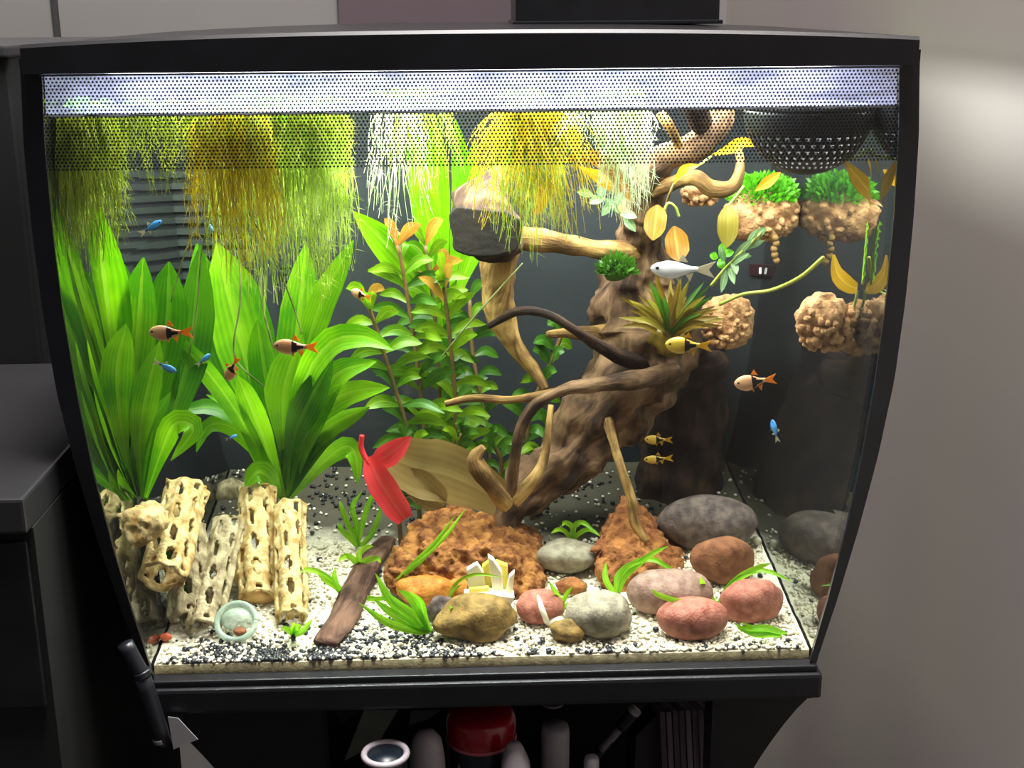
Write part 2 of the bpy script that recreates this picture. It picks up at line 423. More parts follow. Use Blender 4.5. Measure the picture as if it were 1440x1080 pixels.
M['copper'] = mat('fish_copper', '#d89060', '#e8b488', .3, 60, spec=.6)
M['gold'] = mat('fish_gold', '#c8a030', '#e0c050', .3, 60, spec=.6)
M['fblack'] = mat('fish_black', '#120c0e', rough=.3)
M['fin'] = leafmat('fish_fin', '#e08820', '#f0a838', 6, .5, '#f0b050')
M['finc'] = leafmat('fish_fin_clear', '#b0a890', '#c8c0a8', 6, .6, '#d0c8b0')
M['neon'] = mat('fish_blue', '#2878d8', '#58b0f0', .2, 90, spec=.8)
M['neondk'] = mat('fish_blue_dark', '#24406a', '#38588c', .3, 90)
M['silver'] = mat('fish_silver', '#e8e0e0', '#ffffff', .2, 60, spec=.8)
M['eye'] = mat('fish_eye', '#08080a', rough=.1)

# ------------------------------------------------------------------ the room
WX, WY = .365, 1.12
o = boxo('wall_back', (-1.6, WY, -.9), (WX, WY+.05, 2.4), M['wall']); tag(o, kind='structure')
o = boxo('wall_right', (WX, -1.6, -.9), (WX+.05, WY+.05, 2.4), M['wallr']); tag(o, kind='structure')
o = boxo('floor', (-1.6, -1.6, -.92), (WX, WY, -.9), M['floor']); tag(o, kind='structure')
o = boxo('ceiling', (-1.6, -1.6, 2.4), (WX, WY, 2.42), M['wall']); tag(o, kind='structure')
a = at(475, 10, WY-.012); b = at(735, 10, WY-.012)
tag(boxo('trim_1', (a.x, WY-.012, -.3), (b.x+.1, WY-.0005, 1.2), M['mauve'], None, .002), kind='structure')
a = at(75, 10, WY-.01)
sl = at(82, 50, WY-.01); sh = at(72, -10, WY-.01)
V = [(a.x-.004, WY-.006, -.3), (a.x+.004, WY-.006, -.3), (a.x+.004, WY-.006, 1.2), (a.x-.004, WY-.006, 1.2)]
tag(boxo('trim_2', (a.x-.004, WY-.006, -.3), (a.x+.004, WY-.0005, 1.2), M['seam']), kind='structure')
lampo = empty('added_fill_lamp', (.1, -.25, 2.4), 'added unseen fill lamp with a square white housing above the aquarium corner', 'lamp')  # unseen lamp body made up to carry the room fill
boxo('fill_lamp_housing', (-.17, -.52, 2.376), (.37-.02, .02, 2.4), M['white'], lampo, .004)
room_light.parent = lampo; room_light.matrix_parent_inverse = Matrix.Translation((-.1, .25, -2.4))

# ------------------------------------------------------------------ the aquarium
TOP = .392
aq = empty('aquarium', (0, .16, -.028), 'glass aquarium with curved black frame, lit water and black hood', 'aquarium')
zs = [i*TOP/40 for i in range(41)]
# front glass
V = []; F = []
for z in zs: V += [(-hw(z), -.003, z), (hw(z), -.003, z)]
V2 = [(x, 0.0, z) for (x, y, z) in V]
n = len(V)
for i in range(40): F.append((2*i, 2*i+1, 2*i+3, 2*i+2))
pyd('front_glass', V+V2, F+[tuple(q+n for q in f[::-1]) for f in F], M['glass'], aq, False)
# side panes: reflecting below the water line, clear above
WL = .3672
for s in (-1, 1):
    V = []; F = []
    zz = [z for z in zs if z < WL]+[WL]
    for z in zz: V += [(s*hw(z), 0, z), (s*hw(z), BACK+.008, z), (s*(hw(z)+.004), BACK+.008, z), (s*(hw(z)+.004), 0, z)]
    for i in range(len(zz)-1):
        for k in range(4): F.append((4*i+k, 4*i+(k+1) % 4, 4*i+4+(k+1) % 4, 4*i+4+k))
    so = pyd('side_pane', V, F, M['mirror'], aq, False)
    so['label'] = 'dark reflecting side pane'
    boxo('side_pane_top', (s*.2525-.0015, 0, WL), (s*.2525+.0015, BACK, TOP), M['clear'], aq)
# curved front posts
for s in (-1, 1):
    V = []; F = []
    zz = [-.002]+zs[1:]+[.4]
    for z in zz:
        i_ = hw(z)-.0005; t_ = .0035+.0075*min(1, max(0, z)/.2); i0 = i_-.0015
        V += [(s*i0, -.007, z), (s*(i_+t_), -.0055, z), (s*(i_+t_+.0005), .012, z), (s*(i_+t_*.4), .014, z), (s*(i_+.001), .003, z)]
    for i in range(len(zz)-1):
        for k in range(5): F.append((5*i+k, 5*i+(k+1) % 5, 5*i+5+(k+1) % 5, 5*i+5+k))
    F += [(0, 1, 2, 3, 4), tuple(5*(len(zz)-1)+k for k in range(5))]
    pyd('corner_post', V, F, M['frame'], aq, False)
# outer dark side skin behind the posts
    V = []; F = []
    for z in zz:
        e = hw(z)+.0045
        V += [(s*e, .012, z), (s*(e+.002), .012, z), (s*(e+.002), BACK+.05, z), (s*e, BACK+.05, z)]
    zlim = [i for i, z in enumerate(zz) if z < WL]
    for i in zlim[:-1]:
        for k in range(4): F.append((4*i+k, 4*i+(k+1) % 4, 4*i+4+(k+1) % 4, 4*i+4+k))
    pyd('side_skin', V, F, M['frame'], aq, False)
# bottom pane and base
boxo('bottom_pane', (-.216, .001, -.001), (.216, BACK+.05, .002), M['slot'], aq)
bt = boxo('base_trim', (-.2245, -.014, -.019), (.2245, BACK+.05, -.001), M['blackpl'], aq, .0025)
boxo('base_lip', (-.2215, -.0105, -.0012), (.2215, .0, .0035), M['blackpl'], aq, .0012)
# back panel with vent
bp = boxo('back_panel', (-.262, BACK, 0), (.262, BACK+.006, TOP), M['backpanel'], aq)
a = at(243, 500, BACK); b = at(346, 235, BACK)
boxo('vent_opening', (a.x, BACK-.0015, at(300, 505, BACK).z), (b.x, BACK-.0002, b.z), M['slot'], bp)
ns = 17
z0, z1 = at(300, 500, BACK).z, b.z
for i in range(ns):
    z = z0+(z1-z0)*(i+.5)/ns; h = (z1-z0)/ns*.26
    boxo('slat', (a.x+.001, BACK-.006, z-h), (b.x-.001, BACK-.001, z+h), M['slat'], bp)
a = at(352, 240, BACK); b = at(400, 500, BACK)
boxo('vent_opening', (a.x+.02, BACK-.0015, z0+.02), (b.x+.012, BACK-.0002, z1-.07), M['slot'], bp)
for i in range(9):
    z = z0+.03+(z1-.08-z0-.03)*(i+.5)/9; h = .0022
    boxo('slat', (a.x+.021, BACK-.005, z-h), (b.x+.011, BACK-.001, z+h), M['slat'], bp)
# printed honeycomb band on the front glass
V = []; F = []
zt, zb = TOP-.001, .3362
rowh = .0020; colw = .0023; row = 0; z = zb
while z < zt:
    h = hw(z)-.001; x = -h+(colw/2 if row % 2 else 0)
    while x < h:
        i = len(V)
        for k in range(6):
            an = math.pi/6+k*math.pi/3; V.append((x+.0007*math.cos(an), -.0034, z+.0007*math.sin(an)))
        F.append(tuple(range(i, i+6))); x += colw
    z += rowh; row += 1
tag(pyd('honeycomb_band', V, F, M['dots'], aq, False), kind='stuff')
# condensation on the glass above the water
V = []; F = []
nx = 60
for j, z in enumerate((WL-.0008, (WL+TOP)/2, TOP)):
    for i in range(nx+1): V.append((-(hw(z)-.001)*(1-2*i/nx), .0012, z))
for j in range(2):
    for i in range(nx): a_ = j*(nx+1)+i; F.append((a_, a_+1, a_+nx+2, a_+nx+1))
pyd('condensation_film', V, F, M['film'], aq, False)
# hood
def arch(x): return .4135-.0062*(abs(x)/.262)**2.4
V = []; F = []; nx = 40
ys = [-.014, -.012, .02, BACK+.03, BACK+.035]
for j, y in enumerate(ys):
    for i in range(nx+1):
        x = -.2565+.513*i/nx; V.append((x, y, arch(x)-(.002 if j in (0, 4) else 0)))
for j in range(4):
    for i in range(nx): a_ = j*(nx+1)+i; F.append((a_, a_+1, a_+nx+2, a_+nx+1))
n0 = len(V)
for y in (ys[0], ys[-1]):
    for i in range(nx+1): V.append((-.2565+.513*i/nx, y, TOP-.0005))
for i in range(nx):
    F.append((i, n0+i, n0+i+1, i+1)); q = 4*(nx+1)+i; F.append((q, q+1, n0+nx+2+i, n0+nx+1+i))
F.append((0, nx+1, 2*(nx+1), 3*(nx+1), 4*(nx+1), n0+nx+1, n0)); e = nx
F.append((e, n0+nx, n0+2*nx+1, 4*(nx+1)+e, 3*(nx+1)+e, 2*(nx+1)+e, nx+1+e))
hood = pyd('hood', V, F, M['blackpl'], aq, False)
mod = hood.modifiers.new('solid', 'SOLIDIFY'); mod.thickness = .002; mod.offset = -1
boxo('hood_glint', (-.249, -.0085, TOP-.0022), (.249, -.0055, TOP-.001), mat('glint_grey', '#565a62', rough=.3), hood)  # grey strip paints the reflected line along the hood's lower edge
boxo('led_housing', (-.23, .012, .4015), (.23, .22, .4045), M['white'], hood, .0008)
tank_light.parent = aq; tank_light.matrix_parent_inverse = Matrix.Translation((0, -.16, .028))
# black box standing on the hood
bx = empty('hood_box', (at(868, 45, .2).x, .24, .4135), 'plain black box standing on the aquarium hood', 'box')
a = at(725, 30, .2); b = at(1012, 30, .2)
boxo('body', (a.x, .2, .4125), (b.x, .30, .50), M['blackpl'], bx, .002)
boxo('lid_seam', (a.x-.0012, .1988, .455), (b.x+.0012, .30, .457), M['slot'], bx)
boxo('foot_rim', (a.x-.002, .197, .4125), (b.x+.002, .302, .4155), M['frame'], bx, .0008)
# water body
V = []; F = []
zz = [.003]+[z for z in zs if .003 < z < WL]+[WL]
for z in zz: V += [(-hw(z)+.0012, .0008, z), (hw(z)-.0012, .0008, z), (hw(z)-.0012, BACK-.001, z), (-hw(z)+.0012, BACK-.001, z)]
for i in range(len(zz)-1):
    for k in range(4): F.append((4*i+k, 4*i+(k+1) % 4, 4*i+4+(k+1) % 4, 4*i+4+k))
F.append((0, 3, 2, 1)); L = 4*(len(zz)-1); F.append((L, L+1, L+2, L+3))
wt = pyd('water', V, F, [M['water'], M['watertop']], None, False)
wt.data.polygons[-1].material_index = 1
tag(wt, 'clear water filling the aquarium to just below the hood', 'water', kind='stuff')
pts = []
for i in range(90):
    x = -.2505+.501*i/89
    pts.append((x, .0022, WL+.0004*mnoise.noise(Vector((x*60, 0, 0))), .0011+.0009*abs(mnoise.noise(Vector((x*140, 3, 0))))))
Vv, Ff = tube_data(pts, 6, 300)
pyd('waterline', Vv, Ff, M['meniscus'], wt)

# ------------------------------------------------------------------ substrate and gravel
V = []; F = []; NX, NY = 80, 60
for j in range(NY+1):
    y = .0018+(BACK-.0025)*j/NY
    for i in range(NX+1):
        z = ground_z(y); h = hw(z)-.0015; x = -h+2*h*i/NX
        V.append((x, y, z+(.0015*mnoise.noise(Vector((x*40, y*40, 0)))+.001*mnoise.noise(Vector((x*110, y*110, 4))) if j > 0 else 0)-.001))
for j in range(NY):
    for i in range(NX): a_ = j*(NX+1)+i; F.append((a_, a_+1, a_+NX+2, a_+NX+1))
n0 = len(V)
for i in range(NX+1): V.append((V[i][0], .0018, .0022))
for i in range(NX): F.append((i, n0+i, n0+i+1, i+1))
sub = pyd('sand_bed', V, F, [M['sand'], mat('sand_face_shaded', '#6e6548', '#8c8260', .85, 240, 5, bump=.4, bscale=500)], None, True)  # front face coloured darker, its lack of light painted in
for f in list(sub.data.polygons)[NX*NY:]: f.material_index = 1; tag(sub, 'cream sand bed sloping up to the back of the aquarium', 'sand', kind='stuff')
def grains(name, n, rmin, rmax, m, dens, label, seed):
    rng = np.random.RandomState(seed)
    bm = bmesh.new(); bmesh.ops.create_icosphere(bm, subdivisions=1, radius=1)
    bv = np.array([v.co[:] for v in bm.verts]); bf = np.array([[v.index for v in f.verts] for f in bm.faces]); bm.free()
    Vs = []; Fs = []; c = 0
    while c < n:
        y = .003+rng.rand()**1.5*(BACK-.008); z = ground_z(y); h = hw(z)-.004; x = (rng.rand()*2-1)*h
        if rng.rand() > dens(x, y): continue
        r = rmin+(rmax-rmin)*rng.rand()
        s = r*np.array([1, 1, .75])*(.75+.5*rng.rand(3))
        a = rng.rand()*6.28; R = np.array([[math.cos(a), -math.sin(a), 0], [math.sin(a), math.cos(a), 0], [0, 0, 1]])
        Vs.append((bv*s*(.85+.3*rng.rand(len(bv), 1)))@R.T+np.array([x, y, z+r*.25])); Fs.append(bf+c*len(bv)); c += 1
    Vs = np.concatenate(Vs); Fs = np.concatenate(Fs)
    me = bpy.data.meshes.new(name); me.from_pydata(Vs.tolist(), [], Fs.tolist()); me.update()
    return tag(link(name, me, m, None, True), label, 'gravel', kind='stuff')
def clump(x, y, s, o_): return max(0, min(1, .5+1.6*mnoise.noise(Vector((x*s+o_, y*s, o_)))))
def dwhite(x, y): return (.2+.8*clump(x, y, 14, 2))*(1 if y < .17 else .12)
def dblack(x, y):
    f = math.exp(-((x+.085)/.07)**2-((y-.015)/.030)**2)*1.0
    f += .55*math.exp(-((x+.17)/.04)**2-((y-.008)/.015)**2)
    f += .14*math.exp(-((y-.004)/.008)**2)
    f += .35*math.exp(-((x+.05)/.14)**2-((y-.26)/.05)**2)
    return min(1, .012+f*clump(x, y, 30, 7))
grains('white_gravel', 7000, .0008, .0019, M['gwhite'], dwhite, 'small cream gravel grains scattered over the sand bed', 3)
grains('black_gravel', 1700, .0010, .0024, M['gblack'], dblack, 'small black gravel grains scattered over the sand bed', 5)

# ------------------------------------------------------------------ stones
def gstone(name, px, py, wpx, hpx, m, label, seed, lump=.22, rough=.04, dep=.8, pits=0, sub=4, rot=0, lift=0, cat='stone', group=None, flat=.75):
    """px,py: bottom centre pixel on the sand."""
    p = gpt(px, py); k = mpp(p.y, py)
    sx, sz = wpx*k/2, hpx*k/2*1.04; sy = sx*dep
    c = Vector((p.x, min(BACK-sy-.002, p.y+sy*.8), 0)); c.z = ground_z(c.y)+sz*.82+lift
    hmax = hw(c.z)-.003-sx*1.05
    if abs(c.x) > hmax: c.x = math.copysign(hmax, c.x)
    o_ = rock(name, c, (sx, sy, sz), m, None, seed, sub, lump, rough, pits, (0, rot, 0), None, flat)
    return tag(o_, label, cat, group)
def hullstone(name, pts, m, label, seed, rough=.03, pits=.05, lump=.2, sub=5, cat='rock'):
    P = [at(x, y, Y) for (x, y, Y) in pts]
    P = [inside(v, .006) for v in P]
    for v in P: v.z = max(v.z, ground_z(v.y)-.003)
    c = sum(P, Vector())/len(P); ext = [max(v[i] for v in P)-min(v[i] for v in P) for i in range(3)]
    o_ = rock(name, c, ext, m, None, seed, sub, lump, rough, pits, hull=[v-c for v in P])
    return tag(o_, label, cat)
hullstone('lava_rock', [(540, 815, .085), (545, 838, .075), (600, 712, .14), (640, 705, .15), (690, 715, .15), (752, 765, .13), (770, 812, .10), (762, 842, .08), (640, 848, .07), (600, 770, .09), (690, 770, .09), (560, 790, .16), (650, 740, .2), (760, 790, .19), (560, 840, .15), (740, 840, .18)],
          M['lava'], 'large peaked brown lava rock beside the dark flat stick', 3, .045, .075)
hullstone('lava_rock', [(832, 775, .11), (850, 825, .09), (880, 695, .15), (900, 735, .15), (965, 790, .13), (960, 820, .10), (880, 836, .085), (905, 780, .1), (850, 740, .17), (950, 770, .19), (870, 800, .2)],
          M['lavared'], 'smaller reddish lava rock under a thin root tip', 8, .045, .075)
gstone('round_stone', 1003, 780, 145, 78, M['darkst'], 'dark purplish grey boulder behind the terracotta stone', 4, .12, .02, .55)
gstone('round_stone', 1018, 828, 85, 72, M['terst'], 'terracotta brown stone with a blunt peak before the dark boulder', 9, .25, .03, .7)
gstone('round_stone', 945, 872, 118, 66, M['pinkst2'], 'dusty pink grey oval stone behind the smooth red stone', 2, .12, .02, .6)
gstone('round_stone', 978, 906, 103, 62, M['pinkst'], 'smooth red oval stone at the front glass', 6, .08, .012, .6)
gstone('round_stone', 1062, 880, 85, 66, M['pinkst'], 'salmon stone with a pale top beside the smooth red stone', 14, .28, .03, .6)
gstone('round_stone', 845, 904, 96, 68, M['greyst'], 'pale grey domed stone near the front glass', 11, .18, .02, .7)
gstone('round_stone', 676, 908, 120, 62, M['olst'], 'olive brown stone below the white shell', 17, .3, .03, .6)
gstone('round_stone', 800, 812, 95, 45, M['greyst'], 'flat pale sandy stone lying between the two lava rocks', 21, .2, .03, .7)
gstone('round_stone', 598, 856, 82, 42, M['orst'], 'orange stone at the foot of the large lava rock', 23, .2, .03, .6)
gstone('round_stone', 645, 850, 34, 36, M['orst'], 'small orange ball beside the white shell', 27, .06, .01, .9)
gstone('round_stone', 622, 880, 46, 40, M['darkst'], 'small dark mauve stone between the olive and orange stones', 29, .25, .03, .7)
gstone('round_stone', 800, 908, 50, 34, M['olst'], 'small dull olive stone beside the banded pink stone', 31, .25, .03, .7)
gstone('round_stone', 805, 838, 44, 22, M['lavared'], 'small flat rust red stone before the sandy stone', 33, .2, .03, .7)
gstone('round_stone', 1090, 768, 14, 14, M['gwhite'], 'tiny white pebble against the dark side pane', 35, .15, .02, .9, sub=2)
# banded pink stone: pale band as its own piece of the body
bs = empty('banded_stone', gpt(765, 886), 'pink stone with white bands beside the olive stone', 'stone')
p = gpt(762, 886); k = mpp(p.y)
rock('body', (p.x, p.y+.014, p.z+.011), (36*k, .014, 26*k), M['pinkst'], bs, 41, 4, .1, .02)
rock('band', (p.x+.0015, p.y+.0125, p.z+.011), (9*k, .0145, 26.5*k), M['shellw'], bs, 42, 3, .05, .02, rot=(0, -.35, 0))
rock('white_tip', (p.x+.009, p.y+.006, p.z+.004), (15*k, .006, 10*k), M['shellw'], bs, 43, 3, .1, .02)
# broken white shell
sp = gpt(690, 845)
sh = empty('broken_shell', sp, 'broken white and yellow shell resting against the lava rock', 'shell')
def shard(name, pts, m, Y, thick):
    P = [at(x, y, Y) for x, y in pts]; n = len(P)
    V = P+[p_+Vector((.0, thick, .0)) for p_ in P]
    F = [tuple(range(n)), tuple(range(n, 2*n))[::-1]]+[(i, i+n, (i+1) % n+n, (i+1) % n) for i in range(n)]
    o_ = pyd(name, V, F, m, sh, False); b_ = o_.modifiers.new('bev', 'BEVEL'); b_.width = .0008; b_.segments = 2; return o_
shard('shard', [(656, 802), (671, 793), (680, 806), (684, 832), (690, 842), (660, 838)], M['shellw'], .062, .006)
shard('shard', [(686, 783), (694, 788), (706, 806), (708, 842), (694, 842), (690, 810)], M['shellw'], .060, .007)
shard('shard', [(716, 812), (724, 804), (720, 842), (710, 842)], M['shellw'], .058, .006)
shard('shard', [(678, 797), (688, 790), (693, 812), (694, 842), (684, 838)], M['shelly'], .066, .006)
shard('shard', [(697, 790), (714, 796), (714, 815), (716, 842), (706, 842), (704, 806)], M['shelly'], .066, .006)
shard('shard', [(660, 828), (688, 826), (688, 842), (660, 842)], M['shelly'], .057, .004)
shard('shard', [(652, 838), (690, 836), (724, 840), (720, 850), (660, 852)], M['shellw'], .052, .012)

# ------------------------------------------------------------------ cholla wood logs, sticks
def cholla(px0, py0, Y0, px1, py1, Y1, rpx, m, label, seed, cells=7):
    p0 = at(px0, py0, Y0) if Y0 is not None else gpt(px0, py0); p1 = at(px1, py1, Y1)
    r = rpx*mpp(p0.y)
    p0 = inside(p0, r+.002); p1 = inside(p1, r+.002); p0.z = max(p0.z, ground_z(p0.y)+r*.35); p1.z = max(p1.z, ground_z(p1.y)+r*.6)
    ax = p1-p0; L_ = ax.length; q = Vector((0, 0, 1)).rotation_difference(ax.normalized())
    nu = cells*8; nv = max(24, int(L_/.0016)); ch = .020
    V = []; F = []
    for j in range(nv+1):
        z = L_*j/nv
        for i in range(nu):
            a_ = 2*math.pi*i/nu
            pt = Vector((math.cos(a_), math.sin(a_), z*30))
            rr = r*(1+.13*mnoise.noise(pt*1.3+Vector((seed, 0, 0)))+.06*mnoise.noise(pt*3+Vector((seed, 5, 0)))+.06*math.cos(a_*cells))
            zz_ = z+(.004*mnoise.noise(pt*2+Vector((0, seed, 0))) if j in (0, nv) else 0)
            V.append(Vector((math.cos(a_)*rr, math.sin(a_)*rr*.9, zz_)))
    for j in range(nv):
        for i in range(nu):
            cu = i/8+.9*(L_*j/nv)/ch*.18; ci = int(cu); fu = cu-ci-.5
            cv = (L_*j/nv)/ch+(.5 if ci % 2 else 0)+.15*mnoise.noise(Vector((ci, seed, 0))); fv = cv-int(cv)-.5
            if (fu/.21)**2+(fv/.33)**2 < 1 and 1 < j < nv-2: continue
            a_ = j*nu+i; b_ = j*nu+(i+1) % nu
            F.append((a_, b_, b_+nu, a_+nu))
    V = [q @ v for v in V]
    o_ = pyd('cholla_log', V, F, m, None); o_.location = p0
    s_ = o_.modifiers.new('solid', 'SOLIDIFY'); s_.thickness = r*.2; s_.offset = -1
    ss = o_.modifiers.new('sub', 'SUBSURF'); ss.levels = 1; ss.render_levels = 1
    return tag(o_, label, 'wood')
cholla(410, 878, None, 408, 712, .13, 25, M['cholla'], 'pale yellow cholla wood log with slots beside the sand, free of leaves', 3, 7)
cholla(362, 850, None, 362, 688, .15, 28, M['cholla'], 'yellow cholla wood log standing behind the cream wood stub', 7, 7)
cholla(285, 893, None, 322, 735, .12, 27, M['chollagr'], 'weathered grey cholla wood log leaning beside the glass dish', 12, 7)
cholla(208, 812, .022, 262, 690, .10, 34, M['cholla'], 'thick slanting cholla wood log under the sword plant at the side glass', 19, 8)
cholla(232, 880, None, 262, 740, .10, 30, M['chollagr'], 'short greyish cholla wood log against the reflecting side pane', 23, 7)
o = pxtube('pale_log', [(262, 700, .26, 16), (300, 690, .27, 17), (345, 694, .27, 15)], M['chollagr'], None, 16, .25, 3, .06)
tag(o, 'pale log lying flat behind the cholla wood logs', 'wood')
c_ = inside(at(170, 735, .025), .016); o = rock('wood_chunk', c_, (.015, .014, .013), M['cholla'], None, 12, 4, .5, .2, .2)
tag(o, 'cream wood chunk wedged at the side glass below the sword plant', 'wood')
st = empty('wood_stub', gpt(357, 850), 'cream wood stub with a round knot hole before the cholla log', 'wood')
p = gpt(357, 852); k = mpp(p.y)
bm = bmesh.new(); bmesh.ops.create_icosphere(bm, subdivisions=4, radius=1)
for v in bm.verts:
    q = v.co.copy(); d = 1+.2*mnoise.noise(q*1.6+Vector((4, 2, 1)))+.06*mnoise.noise(q*5)
    hd = (q-Vector((-.25, -.85, .46)).normalized()).length
    if hd < .42: d -= .55*(1-(hd/.42)**2)
    hd = (q-Vector((.35, -.9, -.05)).normalized()).length
    if hd < .25: d -= .25*(1-(hd/.25)**2)
    v.co = Vector((q.x*31*k*d, q.y*22*k*d, q.z*28*k*d))
so = bmo('body', bm, M['cholla'], st, True); so.location = Vector(st.location)+Vector((0, .014, 30*k))
rock('base_piece', (p.x+.002, p.y+.008, p.z+.006), (27*k, .010, 15*k), mat('stub_brown', '#c89858', '#e0b878', .75, 60, 4, bump=.6), st, 5, 4, .3, .08)
# flat dark stick lying towards the glass
pts = [(458, 912, 19), (480, 880, 22), (505, 830, 22), (525, 790, 20), (545, 765, 14)]
P = []
for x, y, r in pts:
    g = gpt(x, y); P.append((g.x, g.y, g.z+.004, r*mpp(g.y)))
Vv, Ff = tube_data(P, 14, 40, .16, 4, .05); UVs = tube_uv(P, 14, 40)
cz = [catmull(P, 40)[i][2] for i in range(40)]
for i, v in enumerate(Vv): c0 = cz[i//14]; v.z = c0+(v.z-c0)*.42
tag(pyd('flat_stick', Vv, Ff, M['stick'], None, True, UVs), 'dark brown flat stick lying from the rock to the front glass', 'stick')

# ------------------------------------------------------------------ driftwood root
dw = empty('driftwood_root', gpt(760, 715), 'large gnarled brown driftwood root with many branches in the middle of the tank', 'driftwood')
def br(name, pts, m='wood', rough=.22, sides=16, grain=.05, seed=1): return pxtube(name, pts, M[m], dw, sides, rough, seed, grain)
br('trunk', [(690, 768, .15, 30), (715, 712, .16, 28), (775, 660, .18, 40), (835, 595, .19, 50), (890, 530, .20, 62), (905, 470, .215, 72), (890, 405, .22, 52), (900, 350, .215, 34), (905, 290, .19, 28)], 'wood', .42, 36, .06, 2)
br('branch', [(708, 242, .17, 12), (697, 254, .165, 20), (680, 285, .155, 36), (684, 322, .15, 44), (700, 338, .155, 30), (730, 336, .16, 18)], 'stubwood', .25, 24, .06, 5)
V = []; F = []; ce = at(681, 326, .118); k_ = mpp(.118, 326); NC = 32
nrm = (CAM-ce).normalized(); sx_ = Vector((0, 0, 1)).cross(nrm).normalized(); sz_ = nrm.cross(sx_)
for dpt in (0, .012):
    for q in range(NC):
        a_ = 2*math.pi*q/NC; ca, sa = math.cos(a_), math.sin(a_); ex_ = .55
        wob = 1+.07*math.sin(3*a_+1)+.03*math.sin(7*a_)
        V.append(ce+sx_*(50*k_*wob*math.copysign(abs(ca)**ex_, ca))+sz_*(33*k_*wob*math.copysign(abs(sa)**ex_, sa)-ca*5*k_)-nrm*(dpt*3.2))
F = [tuple(range(NC)), tuple(range(NC, 2*NC))[::-1]]+[(i, i+NC, (i+1) % NC+NC, (i+1) % NC) for i in range(NC)]
co = pyd('cut_end', V, F, M['woodend'], dw, False)
bv = co.modifiers.new('bev', 'BEVEL'); bv.width = .003; bv.segments = 3
br('branch', [(672, 318, .15, 20), (735, 334, .16, 17), (800, 344, .17, 14), (860, 352, .185, 14), (905, 352, .21, 15)], 'woodlt', .22, 14, .05, 7)
br('branch', [(708, 335, .18, 26), (700, 395, .19, 25), (703, 440, .19, 20), (722, 485, .19, 13), (750, 520, .19, 9), (768, 548, .18, 7)], 'woodlt', .25, 14, .05, 9)
br('branch', [(688, 458, .14, 5), (728, 438, .13, 6), (770, 442, .13, 6), (812, 466, .13, 7), (860, 496, .15, 10), (905, 512, .18, 13)], 'wooddk', .2, 10, .03, 11)
br('branch', [(950, 520, .17, 12), (900, 534, .15, 14), (840, 540, .13, 11), (790, 549, .12, 8), (748, 575, .12, 8), (728, 620, .12, 8), (718, 700, .13, 8)], 'wood', .2, 12, .03, 13)
br('branch', [(626, 568, .15, 4), (665, 560, .15, 6), (720, 562, .15, 6), (785, 552, .14, 7)], 'woodlt', .2, 10, .03, 15)
br('branch', [(680, 628, .11, 5), (668, 648, .11, 13), (688, 680, .11, 12), (712, 710, .12, 11)], 'woodlt', .2, 12, .04, 17)
br('branch', [(775, 570, .16, 4), (766, 640, .14, 6), (752, 672, .13, 9), (722, 705, .13, 12)], 'woodlt', .2, 12, .04, 19)
br('branch', [(845, 555, .19, 9), (868, 640, .135, 6), (886, 695, .125, 7), (893, 735, .12, 7), (908, 762, .115, 5)], 'woodlt', .2, 10, .03, 21)
br('branch', [(770, 470, .18, 5), (800, 468, .19, 8), (850, 470, .2, 16), (880, 470, .21, 20)], 'woodlt', .2, 10, .03, 25)
br('branch', [(905, 300, .19, 28), (918, 240, .17, 25), (948, 216, .16, 20), (985, 200, .16, 21), (1008, 168, .17, 22), (1012, 130, .18, 20)], 'wood', .2, 16, .05, 27)
br('branch', [(928, 158, .14, 7), (944, 182, .14, 7), (956, 208, .155, 6)], 'woodlt', .2, 8, .03, 29)
br('branch', [(915, 270, .17, 9), (972, 250, .15, 11), (1000, 265, .15, 13), (1030, 262, .15, 11), (1041, 232, .155, 6), (1036, 200, .16, 5)], 'woodlt', .25, 12, .04, 31)
br('branch', [(985, 175, .15, 16), (975, 140, .13, 18), (962, 112, .12, 16), (936, 103, .115, 6)], 'wooddk', .25, 12, .05, 33)
br('branch', [(905, 545, .22, 40), (950, 520, .23, 34), (995, 515, .24, 26), (1015, 505, .25, 14)], 'wooddk', .25, 14, .05, 35)
br('branch', [(880, 590, .21, 8), (910, 560, .19, 8), (945, 540, .18, 6)], 'woodlt', .25, 10, .05, 36)
dl = pxtube('upright_log', [(945, 735, .26, 62), (955, 660, .27, 58), (962, 590, .275, 55), (968, 520, .28, 50), (975, 470, .285, 46)], M['wooddk'], None, 22, .2, 41, .05)
tag(dl, 'dark brown upright log in the shaded corner behind the root', 'wood')

# ------------------------------------------------------------------ plants
def sword(base, leaves, label, mats=('sword', 'sword2', 'sworddk')):
    bx_, by_, bY = base
    g0 = at(bx_, by_, bY); g = inside(Vector((g0.x, g0.y, ground_z(g0.y)+.004)), .012)
    root = empty('sword_plant', g, label, 'plant')
    for (pts, wpx, mk, pr) in leaves:
        leaf('leaf', pts, wpx, M[mk], root, pr, .25)
    for k_ in range(5):
        dx = random.uniform(-16, 16)
        a_, b_ = at(bx_+dx, by_-35, bY), at(bx_+dx*1.8, by_-75, bY+.005)
        V, F = tube_data([(g.x+dx*.0002, g.y, g.z, .0019), (*inside(g0+Vector((dx*.0002, 0, 0)), .004), .0016), (*inside(a_, .004), .0012), (*inside(b_, .004), .0008)], 6, 18)
        pyd('petiole', V, F, M['sworddk'], root)
    rock('crown', g, (.006, .006, .006), M['stemdark'], root, 3, 2, .2, .05)
    return root
A = []
def L_(lst, pts, wpx, mk='sword', pr=SWORD): lst.append((pts, wpx, mk, pr))
by, bY = 700, .075
L_(A, [(178, by, bY), (140, 560, bY-.01), (112, 450, .05), (84, 335, .03)], 52)
L_(A, [(182, by, bY), (160, 560, bY), (150, 430, .07), (136, 288, .05)], 66, 'sword2')
